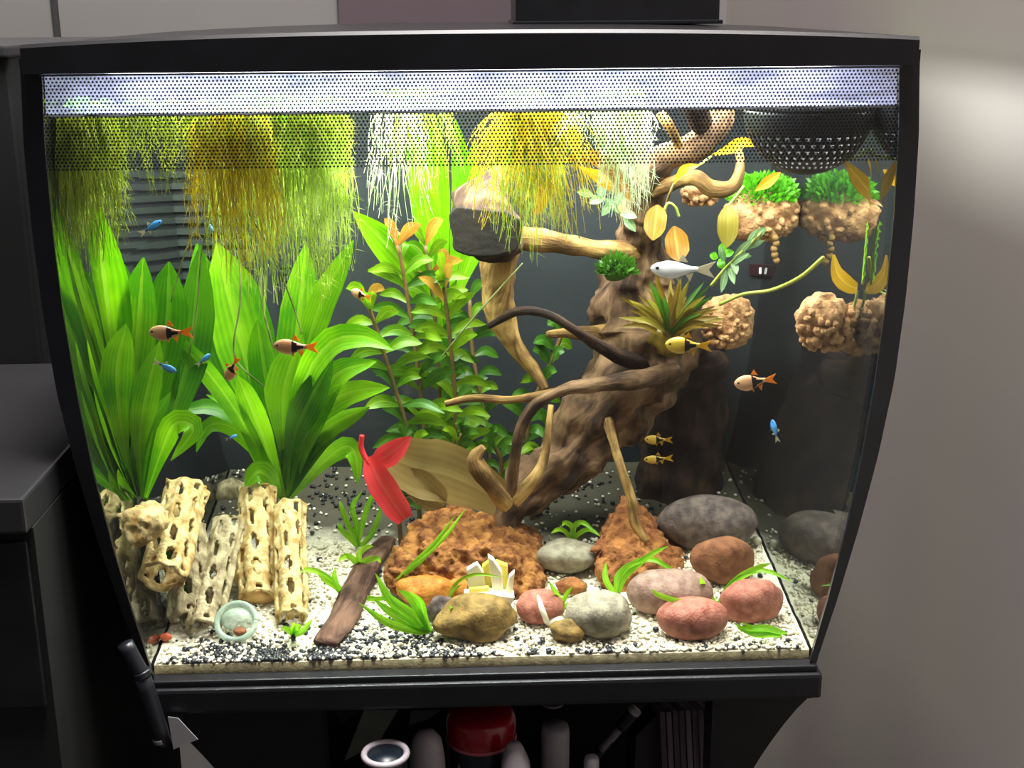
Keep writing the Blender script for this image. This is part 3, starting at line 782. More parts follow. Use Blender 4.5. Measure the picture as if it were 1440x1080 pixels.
L_(A, [(190, by, bY), (188, 560, bY), (195, 460, .075), (202, 362, .07)], 58, 'sword')
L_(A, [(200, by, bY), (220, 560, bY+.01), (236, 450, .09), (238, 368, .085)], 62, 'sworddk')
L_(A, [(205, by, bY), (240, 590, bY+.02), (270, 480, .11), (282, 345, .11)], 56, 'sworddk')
L_(A, [(165, by, .05), (135, 590, .04), (108, 520, .03), (95, 478, .025)], 40, 'sword2')
L_(A, [(160, by, .05), (140, 640, .035), (118, 580, .025), (106, 548, .02)], 34, 'sword2')
L_(A, [(190, by, .06), (170, 600, .045), (165, 520, .04), (178, 455, .04)], 46, 'sword')
L_(A, [(200, by, .06), (196, 620, .05), (205, 560, .045), (225, 480, .05)], 40, 'sword')
L_(A, [(205, by, .07), (225, 640, .06), (246, 596, .05), (272, 604, .045), (240, 648, .04)], 36, 'sword2', LANCE)
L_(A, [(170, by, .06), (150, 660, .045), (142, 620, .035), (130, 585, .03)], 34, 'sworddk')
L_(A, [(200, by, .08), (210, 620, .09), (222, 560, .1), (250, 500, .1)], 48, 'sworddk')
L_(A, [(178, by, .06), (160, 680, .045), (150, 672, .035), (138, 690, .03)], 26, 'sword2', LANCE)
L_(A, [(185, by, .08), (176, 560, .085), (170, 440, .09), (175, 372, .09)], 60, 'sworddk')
for k_ in range(9):
    tx = 120+k_*15; L_(A, [(190, by, bY), (180+(tx-180)*.5, 620+random.uniform(-15, 15), .06), (tx, 540+random.uniform(-40, 20), .05)], 24, random.choice(['sword', 'sworddk', 'sword2']), GRASS)
sword((190, 702, .075), A, 'broad leaved green sword plant at the side glass above the slanting log')
B = []
by, bY = 700, .21
L_(B, [(392, by, bY), (365, 580, .2), (335, 460, .19), (304, 342, .18)], 92, 'sword')
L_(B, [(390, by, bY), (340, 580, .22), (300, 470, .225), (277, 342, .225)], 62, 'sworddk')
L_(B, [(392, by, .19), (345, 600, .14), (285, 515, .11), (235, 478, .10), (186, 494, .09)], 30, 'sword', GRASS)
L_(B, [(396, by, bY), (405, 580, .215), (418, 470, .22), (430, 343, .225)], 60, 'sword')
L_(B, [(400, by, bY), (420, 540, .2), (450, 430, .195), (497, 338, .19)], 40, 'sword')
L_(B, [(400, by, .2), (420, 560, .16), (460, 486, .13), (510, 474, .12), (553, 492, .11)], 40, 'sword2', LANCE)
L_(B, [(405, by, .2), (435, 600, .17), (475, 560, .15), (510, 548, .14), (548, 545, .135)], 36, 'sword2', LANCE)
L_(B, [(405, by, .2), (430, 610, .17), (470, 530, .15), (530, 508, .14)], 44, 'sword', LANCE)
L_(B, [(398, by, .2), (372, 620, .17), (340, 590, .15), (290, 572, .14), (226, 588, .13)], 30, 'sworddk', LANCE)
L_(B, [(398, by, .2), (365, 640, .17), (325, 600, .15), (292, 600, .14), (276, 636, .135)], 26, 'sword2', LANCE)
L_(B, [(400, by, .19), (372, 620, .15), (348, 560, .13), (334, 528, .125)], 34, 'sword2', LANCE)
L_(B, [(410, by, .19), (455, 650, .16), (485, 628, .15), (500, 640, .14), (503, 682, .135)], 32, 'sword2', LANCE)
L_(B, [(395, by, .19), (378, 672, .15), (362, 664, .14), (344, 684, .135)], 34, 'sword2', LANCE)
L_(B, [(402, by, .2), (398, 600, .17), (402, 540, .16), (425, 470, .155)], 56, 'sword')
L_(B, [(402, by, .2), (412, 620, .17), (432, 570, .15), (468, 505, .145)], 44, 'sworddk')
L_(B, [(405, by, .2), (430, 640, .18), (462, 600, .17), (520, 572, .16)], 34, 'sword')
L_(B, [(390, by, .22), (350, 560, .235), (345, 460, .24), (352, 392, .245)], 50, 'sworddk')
L_(B, [(398, by, .22), (385, 600, .19), (372, 520, .18), (362, 450, .175)], 44, 'sword')
L_(B, [(398, by, .19), (370, 650, .155), (330, 575, .14), (290, 555, .135)], 20, 'sword', GRASS)
for k_ in range(12):
    tx = 350+k_*13; L_(B, [(400, by, .2), (400+(tx-400)*.45, 640, .18), (tx, 560+random.uniform(-30, 30), .17)], 18, random.choice(['sword', 'sworddk', 'sworddk']), GRASS)
sword((400, 704, .20), B, 'tall green sword plant with arching leaves behind the yellow cholla logs')
Cc = []
by, bY = 470, .27
L_(Cc, [(622, by, bY), (610, 380, .26), (596, 280, .25), (576, 172, .24)], 38, 'sword2')
L_(Cc, [(625, by, bY), (622, 360, .265), (615, 260, .26), (612, 168, .255)], 36, 'sword2')
L_(Cc, [(628, by, bY), (640, 360, .27), (650, 260, .27), (640, 168, .27)], 30, 'sword2')
L_(Cc, [(630, by, bY), (640, 340, .27), (655, 280, .27), (668, 196, .27)], 30, 'sword2')
L_(Cc, [(620, by, .26), (610, 400, .23), (606, 330, .22), (590, 248, .21)], 34, 'sword2')
L_(Cc, [(630, by, .26), (655, 380, .25), (690, 300, .24), (712, 220, .235)], 42, 'sword2')
L_(Cc, [(615, by, .25), (590, 400, .22), (545, 345, .2), (496, 297, .19)], 50, 'sword2', LANCE)
sword((624, 474, .27), Cc, 'bright yellow green sword plant rising behind the cut branch stub')

def stemplant(name, stems, label, leaflen=56, leafw=17, mats=('stemleaf', 'stemleaf', 'stemdk'), top='stemred', step=22):
    b0 = stems[0][0]
    root = empty(name, inside(at(*b0)), label, 'plant')
    for si, s in enumerate(stems):
        pxtube('stem', [(*q, 3) for q in s], M['stemdark'], root, 6)
        q0 = inside(at(*s[0])); V, F = tube_data([(q0.x*.97, q0.y, ground_z(q0.y)-.002, .0022), (q0.x, q0.y, q0.z+.002, .0017)], 6, 8)
        pyd('stem_base', V, F, M['stemdark'], root)
        C_ = catmull(s, 60); Ltot = sum(math.hypot(C_[i+1][0]-C_[i][0], C_[i+1][1]-C_[i][1]) for i in range(59))
        nn = max(4, int(Ltot/step))
        for i in range(nn):
            t = (i+1)/nn; c = C_[min(59, int(t*59))]
            for sd in (-1, 1):
                ln = leaflen*random.uniform(.7, 1.15)*(1 if t < .85 else .8); up = random.uniform(-.1, .9) if t < .9 else random.uniform(.6, 1.6)
                dx = sd*ln*math.cos(up); dy = -ln*math.sin(up)
                Y = c[2]+random.uniform(-.025, .015)
                mk = random.choice(mats) if t < .78 else random.choice([top, mats[0], mats[0]])
                leaf('leaf', [(c[0], c[1], c[2]), (c[0]+dx*.5, c[1]+dy*.5-5, (c[2]+Y)/2), (c[0]+dx, c[1]+dy+8, Y)], leafw*random.uniform(.8, 1.2), M[mk], root, LANCE, .25, None, 9)
    return root
stemplant('stem_plant', [[(600, 640, .20), (590, 540, .2), (575, 430, .2), (560, 345, .195)], [(620, 650, .21), (618, 540, .21), (610, 430, .215), (598, 345, .21)],
                         [(640, 650, .2), (640, 560, .2), (632, 470, .2), (622, 385, .2)], [(585, 640, .18), (560, 560, .18), (535, 480, .175), (515, 420, .17)]],
          'leafy stem plant with reddish tops growing beside the driftwood stub')
stemplant('stem_plant', [[(690, 660, .26), (680, 580, .26), (665, 500, .26), (660, 420, .265)], [(740, 650, .27), (745, 580, .27), (770, 520, .27), (790, 470, .27)], [(660, 660, .24), (655, 610, .24), (640, 570, .24)]],
          'dark green stem plant growing behind the driftwood branches', 42, 16, ('stemdk', 'stemleaf', 'stemdk'), 'stemleaf', 26)
stemplant('bushy_plant', [[(600, 690, .17), (590, 650, .17), (570, 615, .165)], [(640, 690, .17), (640, 645, .17), (650, 610, .165)], [(700, 690, .2), (705, 650, .2), (690, 620, .2)], [(750, 680, .21), (760, 640, .21), (770, 600, .21)], [(560, 720, .15), (555, 690, .15), (545, 650, .15)]],
          'low dark green bushy plant behind the tan leaf', 32, 14, ('stemdk', 'stemleaf', 'stemdk'), 'stemleaf', 14)
# tan leaf with red folded edge
rl = empty('lotus_leaf', inside(at(570, 720, .13)), 'big tan leaf with a red folded edge and red stalk above the lava rock', 'leaf')
leaf('leaf_blade', [(548, 640, .115), (590, 655, .12), (640, 668, .13), (712, 706, .15)], 88, M['tanleaf'], rl, [(0, .55), (.15, .8), (.4, 1), (.7, .9), (1, .5)], .3, .1)
leaf('leaf_lobe', [(570, 660, .118), (600, 690, .115), (625, 712, .12)], 46, M['tanleaf'], rl, OVAL, .3, .1)
leaf('red_fold', [(518, 655, .112), (545, 640, .108), (578, 614, .108)], 34, M['redleaf'], rl, LANCE, .3, .1)
leaf('red_fold', [(519, 642, .108), (530, 668, .104), (548, 698, .102), (570, 730, .102)], 40, M['redleaf'], rl, [(0, .4), (.2, .75), (.5, 1), (.85, .9), (1, .6)], .35, .15)
pxtube('stalk', [(509, 612, .11, 3.5), (508, 630, .11, 4), (516, 648, .108, 4), (526, 660, .108, 4)], M['redleaf'], rl, 8)

# grass runners
def tuft(label, base, blades, wpx=9, mk='grass', group=None):
    g = gpt(*base)
    root = empty('grass_tuft', g, label, 'grass', group)
    for b_ in blades:
        pts = [(base[0]+random.uniform(-3, 3), base[1], g.y)]
        n = len(b_)
        for i, q in enumerate(b_): pts.append((q[0], q[1], g.y+(q[2] if len(q) > 2 else -.022*(i+1)/n)))
        leaf('blade', pts, wpx, M[mk], root, GRASS, .3, None, 10)
    return root
tuft('green grass tuft on the sand before the dark upright stones, arching over them', (868, 838), [[(875, 805), (905, 787), (935, 795), (978, 835)], [(880, 810), (915, 780), (940, 768)], [(852, 815), (852, 790)], [(868, 812), (885, 795), (905, 790)]], 9)
tuft('long bladed grass tuft arching over the red stones', (1008, 848), [[(1030, 820), (1070, 802), (1115, 818)], [(1035, 815), (1065, 798), (1085, 792)], [(990, 825), (985, 812)], [(1020, 845), (1045, 838), (1065, 825)], [(975, 850, -.038), (930, 838, -.042), (916, 828, -.042)]], 9)
tuft('flat bright green blade lying beside the salmon stone', (1105, 892), [[(1080, 888), (1050, 886), (1034, 882)], [(1085, 892), (1060, 893), (1040, 890)], [(1080, 884), (1060, 884), (1045, 880)]], 11)
tuft('bright green grass tuft leaning over the dark gravel', (605, 890), [[(580, 880), (550, 862), (525, 842)], [(575, 872), (545, 840), (528, 806)], [(585, 868), (560, 850), (545, 835)], [(590, 862), (575, 840), (560, 830)], [(580, 885), (545, 875), (505, 848)], [(595, 860), (590, 845), (575, 832)]], 13)
tuft('thin grass blade standing before the large lava rock', (555, 836), [[(575, 800), (610, 765), (640, 725)], [(590, 790), (625, 755), (655, 715)], [(560, 815), (590, 790), (612, 770)]], 7)
tuft('pale runner grass crossing the cholla log', (485, 835), [[(465, 815), (440, 802), (412, 805), (398, 822)], [(470, 825), (455, 815), (448, 805)], [(475, 828), (470, 810), (472, 798)], [(500, 838), (530, 842), (555, 838)]], 8)
tuft('wispy grass tuft on the pale sand beside the flat stick', (505, 770), [[(490, 740), (480, 715), (478, 705)], [(500, 735), (495, 712), (510, 690)], [(510, 735), (520, 705), (527, 690)], [(520, 755), (532, 730), (535, 710)], [(495, 760), (480, 745), (474, 735)]], 9)
tuft('small grass tuft beside the flat stick on the sand', (508, 800), [[(495, 785), (485, 782), (475, 790)], [(505, 780), (515, 770), (525, 768)], [(512, 790), (530, 785), (535, 792)]], 9)
tuft('small grass tuft in the shade behind the lava rocks', (805, 760), [[(795, 748), (785, 745), (775, 750)], [(808, 740), (820, 735), (838, 748)], [(805, 742), (795, 735), (790, 740)], [(815, 750), (830, 745), (845, 755)]], 8)
tuft('small grass sprig beside the banded pink stone', (790, 858), [[(785, 840), (772, 818)], [(795, 840), (805, 825)], [(800, 850), (815, 845)]], 8)
tuft('tiny green sprout at the foot of the pale cholla log', (412, 893), [[(402, 885), (395, 884)], [(418, 882), (425, 880)], [(412, 880), (410, 876)], [(425, 888), (440, 870)]], 9)
tuft('tiny green sprout on the olive stone', (642, 876), [[(640, 862), (632, 852)], [(648, 862), (655, 855)], [(640, 868), (628, 868)]], 8)
tuft('thin curved grass blade in front of the broken shell', (628, 850), [[(640, 822), (668, 808), (710, 812)], [(632, 840), (640, 828), (650, 822)]], 5, 'stemleaf')

# epiphyte rosette on the root
ep = empty('epiphyte_rosette', inside(at(945, 480, .15)), 'spiky olive brown rosette plant growing on the driftwood below the silvery fish', 'plant')
for i in range(46):
    a_ = math.radians(random.uniform(5, 175)); ln = random.uniform(60, 105); Y1 = .15-random.uniform(-.03, .05)
    tx, ty = 940+math.cos(a_)*ln*.85, 470-math.sin(a_)*ln*.9
    leaf('leaf', [(942+random.uniform(-8, 8), 475, .15), ((942+tx)/2, (470+ty)/2-6, (.15+Y1)/2), (tx, ty, Y1)], random.uniform(6, 10), M[random.choice(['epi', 'epi', 'epi', 'olleaf', 'olleaf', 'stemdk'])], ep, GRASS, .3, None, 9)
rock('crown', inside(at(942, 478, .155)), (.014, .012, .012), M['epi'], ep, 4, 3, .3, .15)
# mossy lump on the light branch
def mossdata(c, rad, n, s, squash=.6):
    V = []; F = []
    for i in range(n):
        d = Vector((random.gauss(0, 1), random.gauss(0, 1), abs(random.gauss(0, 1)))).normalized()
        p_ = Vector(c)+Vector((d.x*rad[0], d.y*rad[1], d.z*rad[2]))*random.uniform(.55, 1)
        t_ = (d+Vector((random.uniform(-.6, .6), random.uniform(-.6, .6), random.uniform(-.2, .9)))).normalized()
        sd = t_.orthogonal().normalized(); sd = Matrix.Rotation(random.uniform(0, 6.28), 3, t_) @ sd
        q = len(V); l_ = s*random.uniform(.6, 1.3)
        V += [p_-sd*l_*.12, p_+sd*l_*.12, p_+t_*l_*.6+sd*l_*.22, p_+t_*l_, p_+t_*l_*.6-sd*l_*.22]; F.append((q, q+1, q+2, q+3, q+4))
    return V, F
def moss(name, px, py, Y, rx, rz, n, m, parent, s=.005):
    k_ = mpp(Y); c = inside(at(px, py, Y), rx*k_+.002)
    V, F = mossdata(c, (rx*k_, rx*k_*.7, rz*k_), n, s)
    for v in V: inside(v, .0015)
    return tag(pyd(name, V, F, m, parent, False), kind='stuff')
mo = empty('moss_clump', inside(at(868, 372, .17)), 'small dark green moss clump hanging on the light horizontal branch', 'moss')
moss('moss_leaves', 868, 385, .17, 26, 26, 500, M['stemdk'], mo)
rock('moss_core', inside(at(868, 378, .172)), (.010, .008, .009), M['stemdk'], mo, 3, 3, .3, .1)

# coconut fibre planters on the side pane
def planter(px, py, Y, rx, rz, label, seed, top=True, nub=60):
    k_ = mpp(Y); c = inside(at(px, py, Y), rx*k_*1.0+.001)
    root = empty('fibre_planter', c-Vector((0, 0, rz*k_)), label, 'planter')
    rock('shell', c, (rx*k_, rx*k_*.75, rz*k_), M['fibre'], root, seed, 4, .3, .12, .25)
    rg = random.Random(seed)
    for i in range(nub):
        a_ = rg.uniform(math.pi, 2*math.pi); e_ = rg.uniform(-1.2, .5)
        d = Vector((math.cos(a_)*math.cos(e_)*rx*k_, math.sin(a_)*math.cos(e_)*rx*k_*.75, math.sin(e_)*rz*k_))
        rock('clay_granule', inside(c+d*1.0, .004), tuple(rg.uniform(.0018, .0034) for _ in range(3)), M['fibre'], root, i, 2, .3, .1)
    if top: moss('moss_cap', px, py-rz*.55, Y, rx*.95, rz*.85, 1400, M['moss'], root, .006)
    return root
planter(1078, 300, .225, 50, 36, 'tan coconut fibre planter with a bright green moss cap below the black strainer', 3)
planter(1022, 450, .20, 34, 38, 'tan knobbly fibre clump beside the spiky rosette plant', 9, False, 50)
planter(1185, 452, .055, 40, 40, 'tan granular fibre clump at the side glass below the yellow leaf', 15, False, 60)
planter(985, 272, .19, 24, 16, 'small peach fibre lump under the looping driftwood branch', 21, False, 20)
bc = empty('bead_string', inside(at(1091, 330, .21)), 'short hanging string of pale beads below the fibre planter', 'beads')
for i in range(5): rock('bead', inside(at(1090+2*math.sin(i*2), 334+i*8, .205)), (.0028, .0028, .0028), M['woodlt'], bc, i, 2, .2, .05)
# small dark red tag on the back panel
tg = empty('dark_tag', at(1075, 385, BACK-.004), 'small dark red tag stuck on the back panel below the planter', 'tag')
a = at(1054, 388, BACK-.003); b = at(1090, 371, BACK-.003)
boxo('plate', (a.x, BACK-.0035, a.z), (b.x, BACK-.0004, b.z), mat('dark_red_plate', '#2a1014', rough=.4), tg, .0006)
boxo('mark', (a.x+.008, BACK-.0042, a.z+.002), (a.x+.010, BACK-.0034, b.z-.003), M['silver'], tg)

# trailing plant: stems with yellow, brown and pale leaves
tp = empty('trailing_plant', inside(at(1010, 420, .15)), 'trailing plant with yellow and olive leaves on thin stems before the driftwood', 'plant')
def st_(pts, r=2.2, m='stem'): pxtube('stem', [(*q, r) for q in pts], M[m], tp, 6)
def lf(pts, w_, m, pr=LANCE): leaf('leaf', pts, w_, M[m], tp, pr, .2, random.uniform(-.2, .2))
st_([(1012, 428, .15), (1045, 414, .14), (1085, 408, .13), (1125, 390, .11), (1158, 362, .09)], 3)
lf([(1172, 358, .06), (1178, 385, .055), (1195, 402, .05), (1216, 408, .05)], 24, 'yleaf')
st_([(1216, 408, .05), (1228, 420, .05), (1232, 445, .055)], 2)
lf([(1188, 226, .05), (1205, 248, .045), (1224, 270, .04), (1248, 290, .035)], 24, 'yleaf')
st_([(1188, 226, .05), (1215, 217, .06), (1240, 210, .06)], 2)
lf([(1002, 218, .13), (1025, 210, .125), (1045, 200, .12), (1062, 206, .12)], 17, 'yleaf')
lf([(948, 258, .13), (958, 242, .125), (968, 236, .12), (984, 232, .12)], 13, 'yleaf')
st_([(984, 232, .12), (1000, 220, .125)], 2); st_([(948, 258, .13), (942, 272, .13), (938, 285, .135), (935, 300, .13)], 2, 'stemdark')
lf([(925, 288, .12), (922, 312, .115), (918, 338, .11)], 32, 'bleaf', OVAL)
lf([(1024, 288, .12), (1024, 315, .115), (1022, 348, .115)], 30, 'olleaf', OVAL)
st_([(1024, 290, .12), (1036, 275, .125), (1046, 262, .13)], 2)
lf([(948, 318, .14), (952, 345, .135), (955, 368, .13)], 34, 'bleaf', OVAL)
lf([(1062, 268, .15), (1080, 256, .145), (1098, 242, .14)], 16, 'yleaf')
lf([(1226, 225, .05), (1238, 232, .045), (1248, 250, .04)], 18, 'yleaf')
st_([(932, 300, .13), (940, 286, .13), (950, 292, .13), (955, 305, .13)], 2, 'stem')
# variegated pale sprig
vs_ = empty('pale_sprig', inside(at(1000, 402, .13)), 'pale variegated sprig with narrow whitish leaves beside the silvery fish', 'plant')
pxtube('stem', [(1000, 402, .13, 2.5), (1020, 378, .125, 2.5), (1048, 350, .12, 2.5), (1076, 322, .12, 2)], M['stem'], vs_, 6)
for (x, y, dx, dy) in [(1020, 378, 34, -22), (1028, 370, 30, -34), (1025, 372, 8, 28), (1022, 376, -8, 36), (1035, 362, 22, -2), (1045, 352, 30, -14), (1018, 372, -4, -26), (1050, 348, 16, -26), (1030, 366, 6, 20), (1060, 338, 18, -18)]:
    leaf('leaf', [(x, y, .125), (x+dx*.5, y+dy*.5-2, .12), (x+dx, y+dy, .115)], 11, M['paleleaf'], vs_, LANCE, .2, None, 8)
for (x, y, dx, dy) in [(1012, 358, 8, -18), (1010, 362, -12, -4), (1016, 358, 16, -4), (1012, 364, 4, 14)]:
    leaf('leaf', [(x, y, .125), (x+dx*.5, y+dy*.5, .12), (x+dx, y+dy, .12)], 12, M['moss'], vs_, LANCE, .2, None, 8)
# right-hand small green sprig at the glass
gs = empty('green_sprig', inside(at(1232, 390, .04)), 'small bright green sprig at the side glass above the fibre clump', 'plant')
pxtube('stem', [(1236, 400, .04, 2), (1234, 360, .04, 2), (1240, 320, .04, 2)], M['stem'], gs, 6)
for i in range(16):
    y = 395-i*5; sd = -1 if i % 2 else 1
    leaf('leaf', [(1235, y, .04), (1235+sd*9, y-6, .038), (1235+sd*(18 if sd < 0 else 12), y-4, .036)], 8, M['grass'], gs, LANCE, .2, None, 8)
# left pale leaf sprig behind the brown leaf
ps = empty('green_sprig', inside(at(870, 300, .14)), 'pale green leafy sprig below the curved brown leaf', 'plant')
pxtube('stem', [(880, 310, .145, 2), (860, 285, .14, 2), (830, 275, .14, 2)], M['stem'], ps, 6)
for (x, y, dx, dy) in [(870, 300, -20, -22), (865, 292, 12, -24), (850, 280, -22, 6), (845, 280, 0, -20), (872, 302, 24, 4), (860, 286, -14, 18), (835, 276, -24, -6), (876, 306, 18, 20)]:
    leaf('leaf', [(x, y, .14), (x+dx*.5, y+dy*.5-2, .136), (x+dx, y+dy, .134)], 13, M['paleleaf'], ps, LANCE, .2, None, 8)

# ------------------------------------------------------------------ floating plants with hanging roots
def floater(label, cx, x0, x1, ybot, Y, n, m, spread=.5, rpx=1.1, hairs=0, seed=0, leaves=4):
    rg = random.Random(seed); c = at(cx, 156, Y); k_ = mpp(Y, 200); zt_ = WL-.001
    root = empty('floating_plant', inside(Vector((c.x, Y, zt_)), .01), label, 'plant', 'floating plants at the water surface')
    V = []; F = []
    xl, xr = at(x0, 200, Y).x, at(x1, 200, Y).x
    for i in range(int(n*1.7)):
        u = rg.random(); xb = xl+(xr-xl)*u
        xt = c.x+(xb-c.x)*spread
        ln = (zt_-at(cx, ybot, Y).z)*(.35+.8*rg.random()**1.2)*(1-.2*abs(2*u-1))
        yt = Y+rg.uniform(-.02, .02); P = []
        ph = rg.uniform(0, 6); am = rg.uniform(.001, .004)
        for j in range(6):
            t = j/5
            v = Vector((xt+(xb-xt)*(t**.6)+am*math.sin(ph+t*5), yt+rg.uniform(-.002, .002)+.012*math.sin(ph)*t, zt_-ln*t))
            v = inside(v, .003); P.append((*v, rpx*k_*(1-.7*t)*rg.uniform(.6, 1.3)*.5))
        v_, f_ = tube_data(P, 3, 12, cap=False); o0 = len(V); V += v_; F += [tuple(q+o0 for q in f) for f in f_]
        for h in range(hairs):
            t = rg.uniform(.15, 1); j = min(10, int(t*11)); b_ = v_[j*3]
            d = Vector((rg.uniform(-1, 1), rg.uniform(-.6, .6), rg.uniform(-1, .1))).normalized()*rg.uniform(.003, .009)
            s_ = Vector((.00014, 0, .00008)); o0 = len(V); e_ = inside(b_+d, .003)
            V += [b_-s_, b_+s_, e_]; F.append((o0, o0+1, o0+2))
    tag(pyd('roots', V, F, M[m], root), kind='stuff')
    for i in range(leaves):
        a_ = i*2.4+seed; r_ = .008+.006*rg.random()
        p0 = Vector(root.location)+Vector((0, 0, .0015)); p2 = p0+Vector((math.cos(a_)*r_*2, math.sin(a_)*r_*1.2, .002))
        V_, F_, U_ = leaf_data([tuple(p0), tuple((p0+p2)/2+Vector((0, 0, .003))), tuple(p2)], .011, OVAL, .1, 1.3, 8)
        pyd('leaf', [inside(v, .003) for v in V_], F_, M['sword2'], root, True, U_)
    return root
floater('floating plant with olive green hairy roots beside the side glass', 110, 62, 170, 360, .035, 200, 'rooto', .75, 1.8, 8, 1)
floater('floating plant with pale green roots hanging over the sword plant', 115, 68, 165, 370, .06, 130, 'rootg', .8, 1.6, 6, 21)
floater('floating plant with sparse short olive roots before the vent slats', 215, 165, 275, 270, .05, 70, 'rooto', .8, 1.6, 6, 2)
floater('floating plant with thick bright yellow roots', 320, 255, 400, 375, .04, 240, 'rooty', .55, 2.0, 6, 3)
floater('floating plant with long pale green roots behind the yellow rooted one', 360, 280, 440, 415, .09, 200, 'rootg', .6, 1.7, 8, 4)
floater('floating plant with feathery green roots beside the bare back panel', 445, 390, 496, 400, .05, 200, 'rootg', .75, 1.6, 9, 5)
floater('floating plant with dark olive roots close under the hood', 400, 250, 495, 235, .03, 200, 'rooto', .9, 1.8, 5, 6)
floater('floating plant with thin white roots before the bright sword leaves', 560, 512, 605, 330, .10, 40, 'rootw', .45, 1.8, 4, 7)
floater('floating plant with thin pale roots touching the bright sword leaves', 600, 545, 650, 260, .12, 50, 'rootg', .6, 1.6, 4, 8)
floater('floating plant with splayed yellow green roots above the cut stub', 745, 655, 845, 330, .07, 150, 'rooty', .25, 2.0, 6, 9)
floater('floating plant with long straight yellow green roots over the light branch', 745, 690, 800, 350, .09, 150, 'rootg', .5, 1.8, 6, 10)
floater('floating plant with whitish feathery roots beside the driftwood loop', 880, 840, 915, 300, .08, 170, 'rootw', .7, 1.7, 9, 11)
floater('floating plant with fine pale roots between the yellow and whitish roots', 820, 770, 880, 230, .07, 60, 'rootw', .5, 1.5, 5, 12)
# long single root strands
for (pts, lab) in [([(350, 300, .05, 1.6), (378, 350, .06, 2.0), (405, 410, .07, 2.2), (425, 470, .08, 1.8)], 'long pale root strand crossing the tall sword leaves'),
                   ([(295, 300, .05, 1.5), (283, 360, .06, 1.8), (277, 430, .06, 2), (266, 500, .065, 1.5)], 'long pale root strand hanging before the dark sword leaf'),
                   ([(288, 300, .06, 1.5), (262, 350, .06, 2), (240, 425, .06, 1.4)], 'pale root strand slanting towards the copper fish'),
                   ([(335, 330, .15, 2), (338, 420, .16, 2.4), (330, 500, .17, 2.4), (372, 545, .18, 2)], 'long greenish root strand drooping behind the sword leaves'),
                   ([(370, 330, .16, 3), (368, 420, .17, 3), (385, 500, .18, 3), (380, 560, .19, 2)], 'broad pale strand hanging beside the tall sword leaves'),
                   ([(785, 240, .08, 2), (800, 280, .09, 2.2), (815, 335, .1, 1.5)], 'single pale root strand above the light branch'),
                   ([(735, 370, .1, 1.5), (690, 420, .1, 2), (655, 460, .1, 2.2), (620, 503, .1, 1.5)], 'grey root strand slanting before the stem plant')]:
    o = pxtube('root_strand', [(x, y, Y, r*.6) for x, y, Y, r in pts], M['strand'], None, 6, .25, 3); tag(o, lab, 'root')
bl = empty('curved_leaf', inside(at(800, 222, .09)), 'curved brown orange leaf hanging from the yellow roots', 'leaf')
leaf('blade', [(790, 226, .09), (830, 218, .085), (862, 240, .08), (888, 285, .08)], 24, M['bleaf'], bl, LANCE, .3, .2)
leaf('blade', [(815, 235, .095), (845, 250, .09), (868, 272, .085)], 18, M['yleaf'], bl, LANCE, .3, .2)
leaf('blade', [(772, 250, .1), (765, 275, .1), (750, 305, .1)], 22, M['bleaf'], bl, LANCE, .3, .2)

# ------------------------------------------------------------------ strainer bowl
k = mpp(.055, 190); c = inside(at(1140, 152, .055), 86*k+.001); R_ = 88*k
sb = empty('strainer_bowl', c, 'black perforated strainer bowl hanging at the water surface', 'strainer')
bm = bmesh.new(); NA, NE = 72, 26
vv = [[bm.verts.new((R_*math.cos(a_*2*math.pi/NA)*math.cos(-e_*math.pi/2/NE), R_*.9*math.sin(a_*2*math.pi/NA)*math.cos(-e_*math.pi/2/NE), -R_*1.02*math.sin(e_*math.pi/2/NE))) for a_ in range(NA)] for e_ in range(NE)]
hole = []
for e_ in range(NE-1):
    for a_ in range(NA):
        f = bm.faces.new((vv[e_][a_], vv[e_][(a_+1) % NA], vv[e_+1][(a_+1) % NA], vv[e_+1][a_]))
        if 6 <= e_ <= 17 and (e_+2*a_) % 4 == 0: hole.append(f)
bm.faces.new(vv[NE-1])
bmesh.ops.inset_individual(bm, faces=hole, thickness=.0006)
bmesh.ops.delete(bm, geom=hole, context='FACES')
so = bmo('bowl', bm, M['blackpl'], sb, True)
so.matrix_parent_inverse = Matrix.Identity(4)
mm = so.modifiers.new('solid', 'SOLIDIFY'); mm.thickness = .0015
rimp = [(c.x+R_*math.cos(t_), c.y+R_*.9*math.sin(t_), c.z+.001, .0022) for t_ in [i*2*math.pi/40 for i in range(41)]]
Vv, Ff = tube_data(rimp, 8, 81); pyd('rim', Vv, Ff, M['blackpl'], sb)

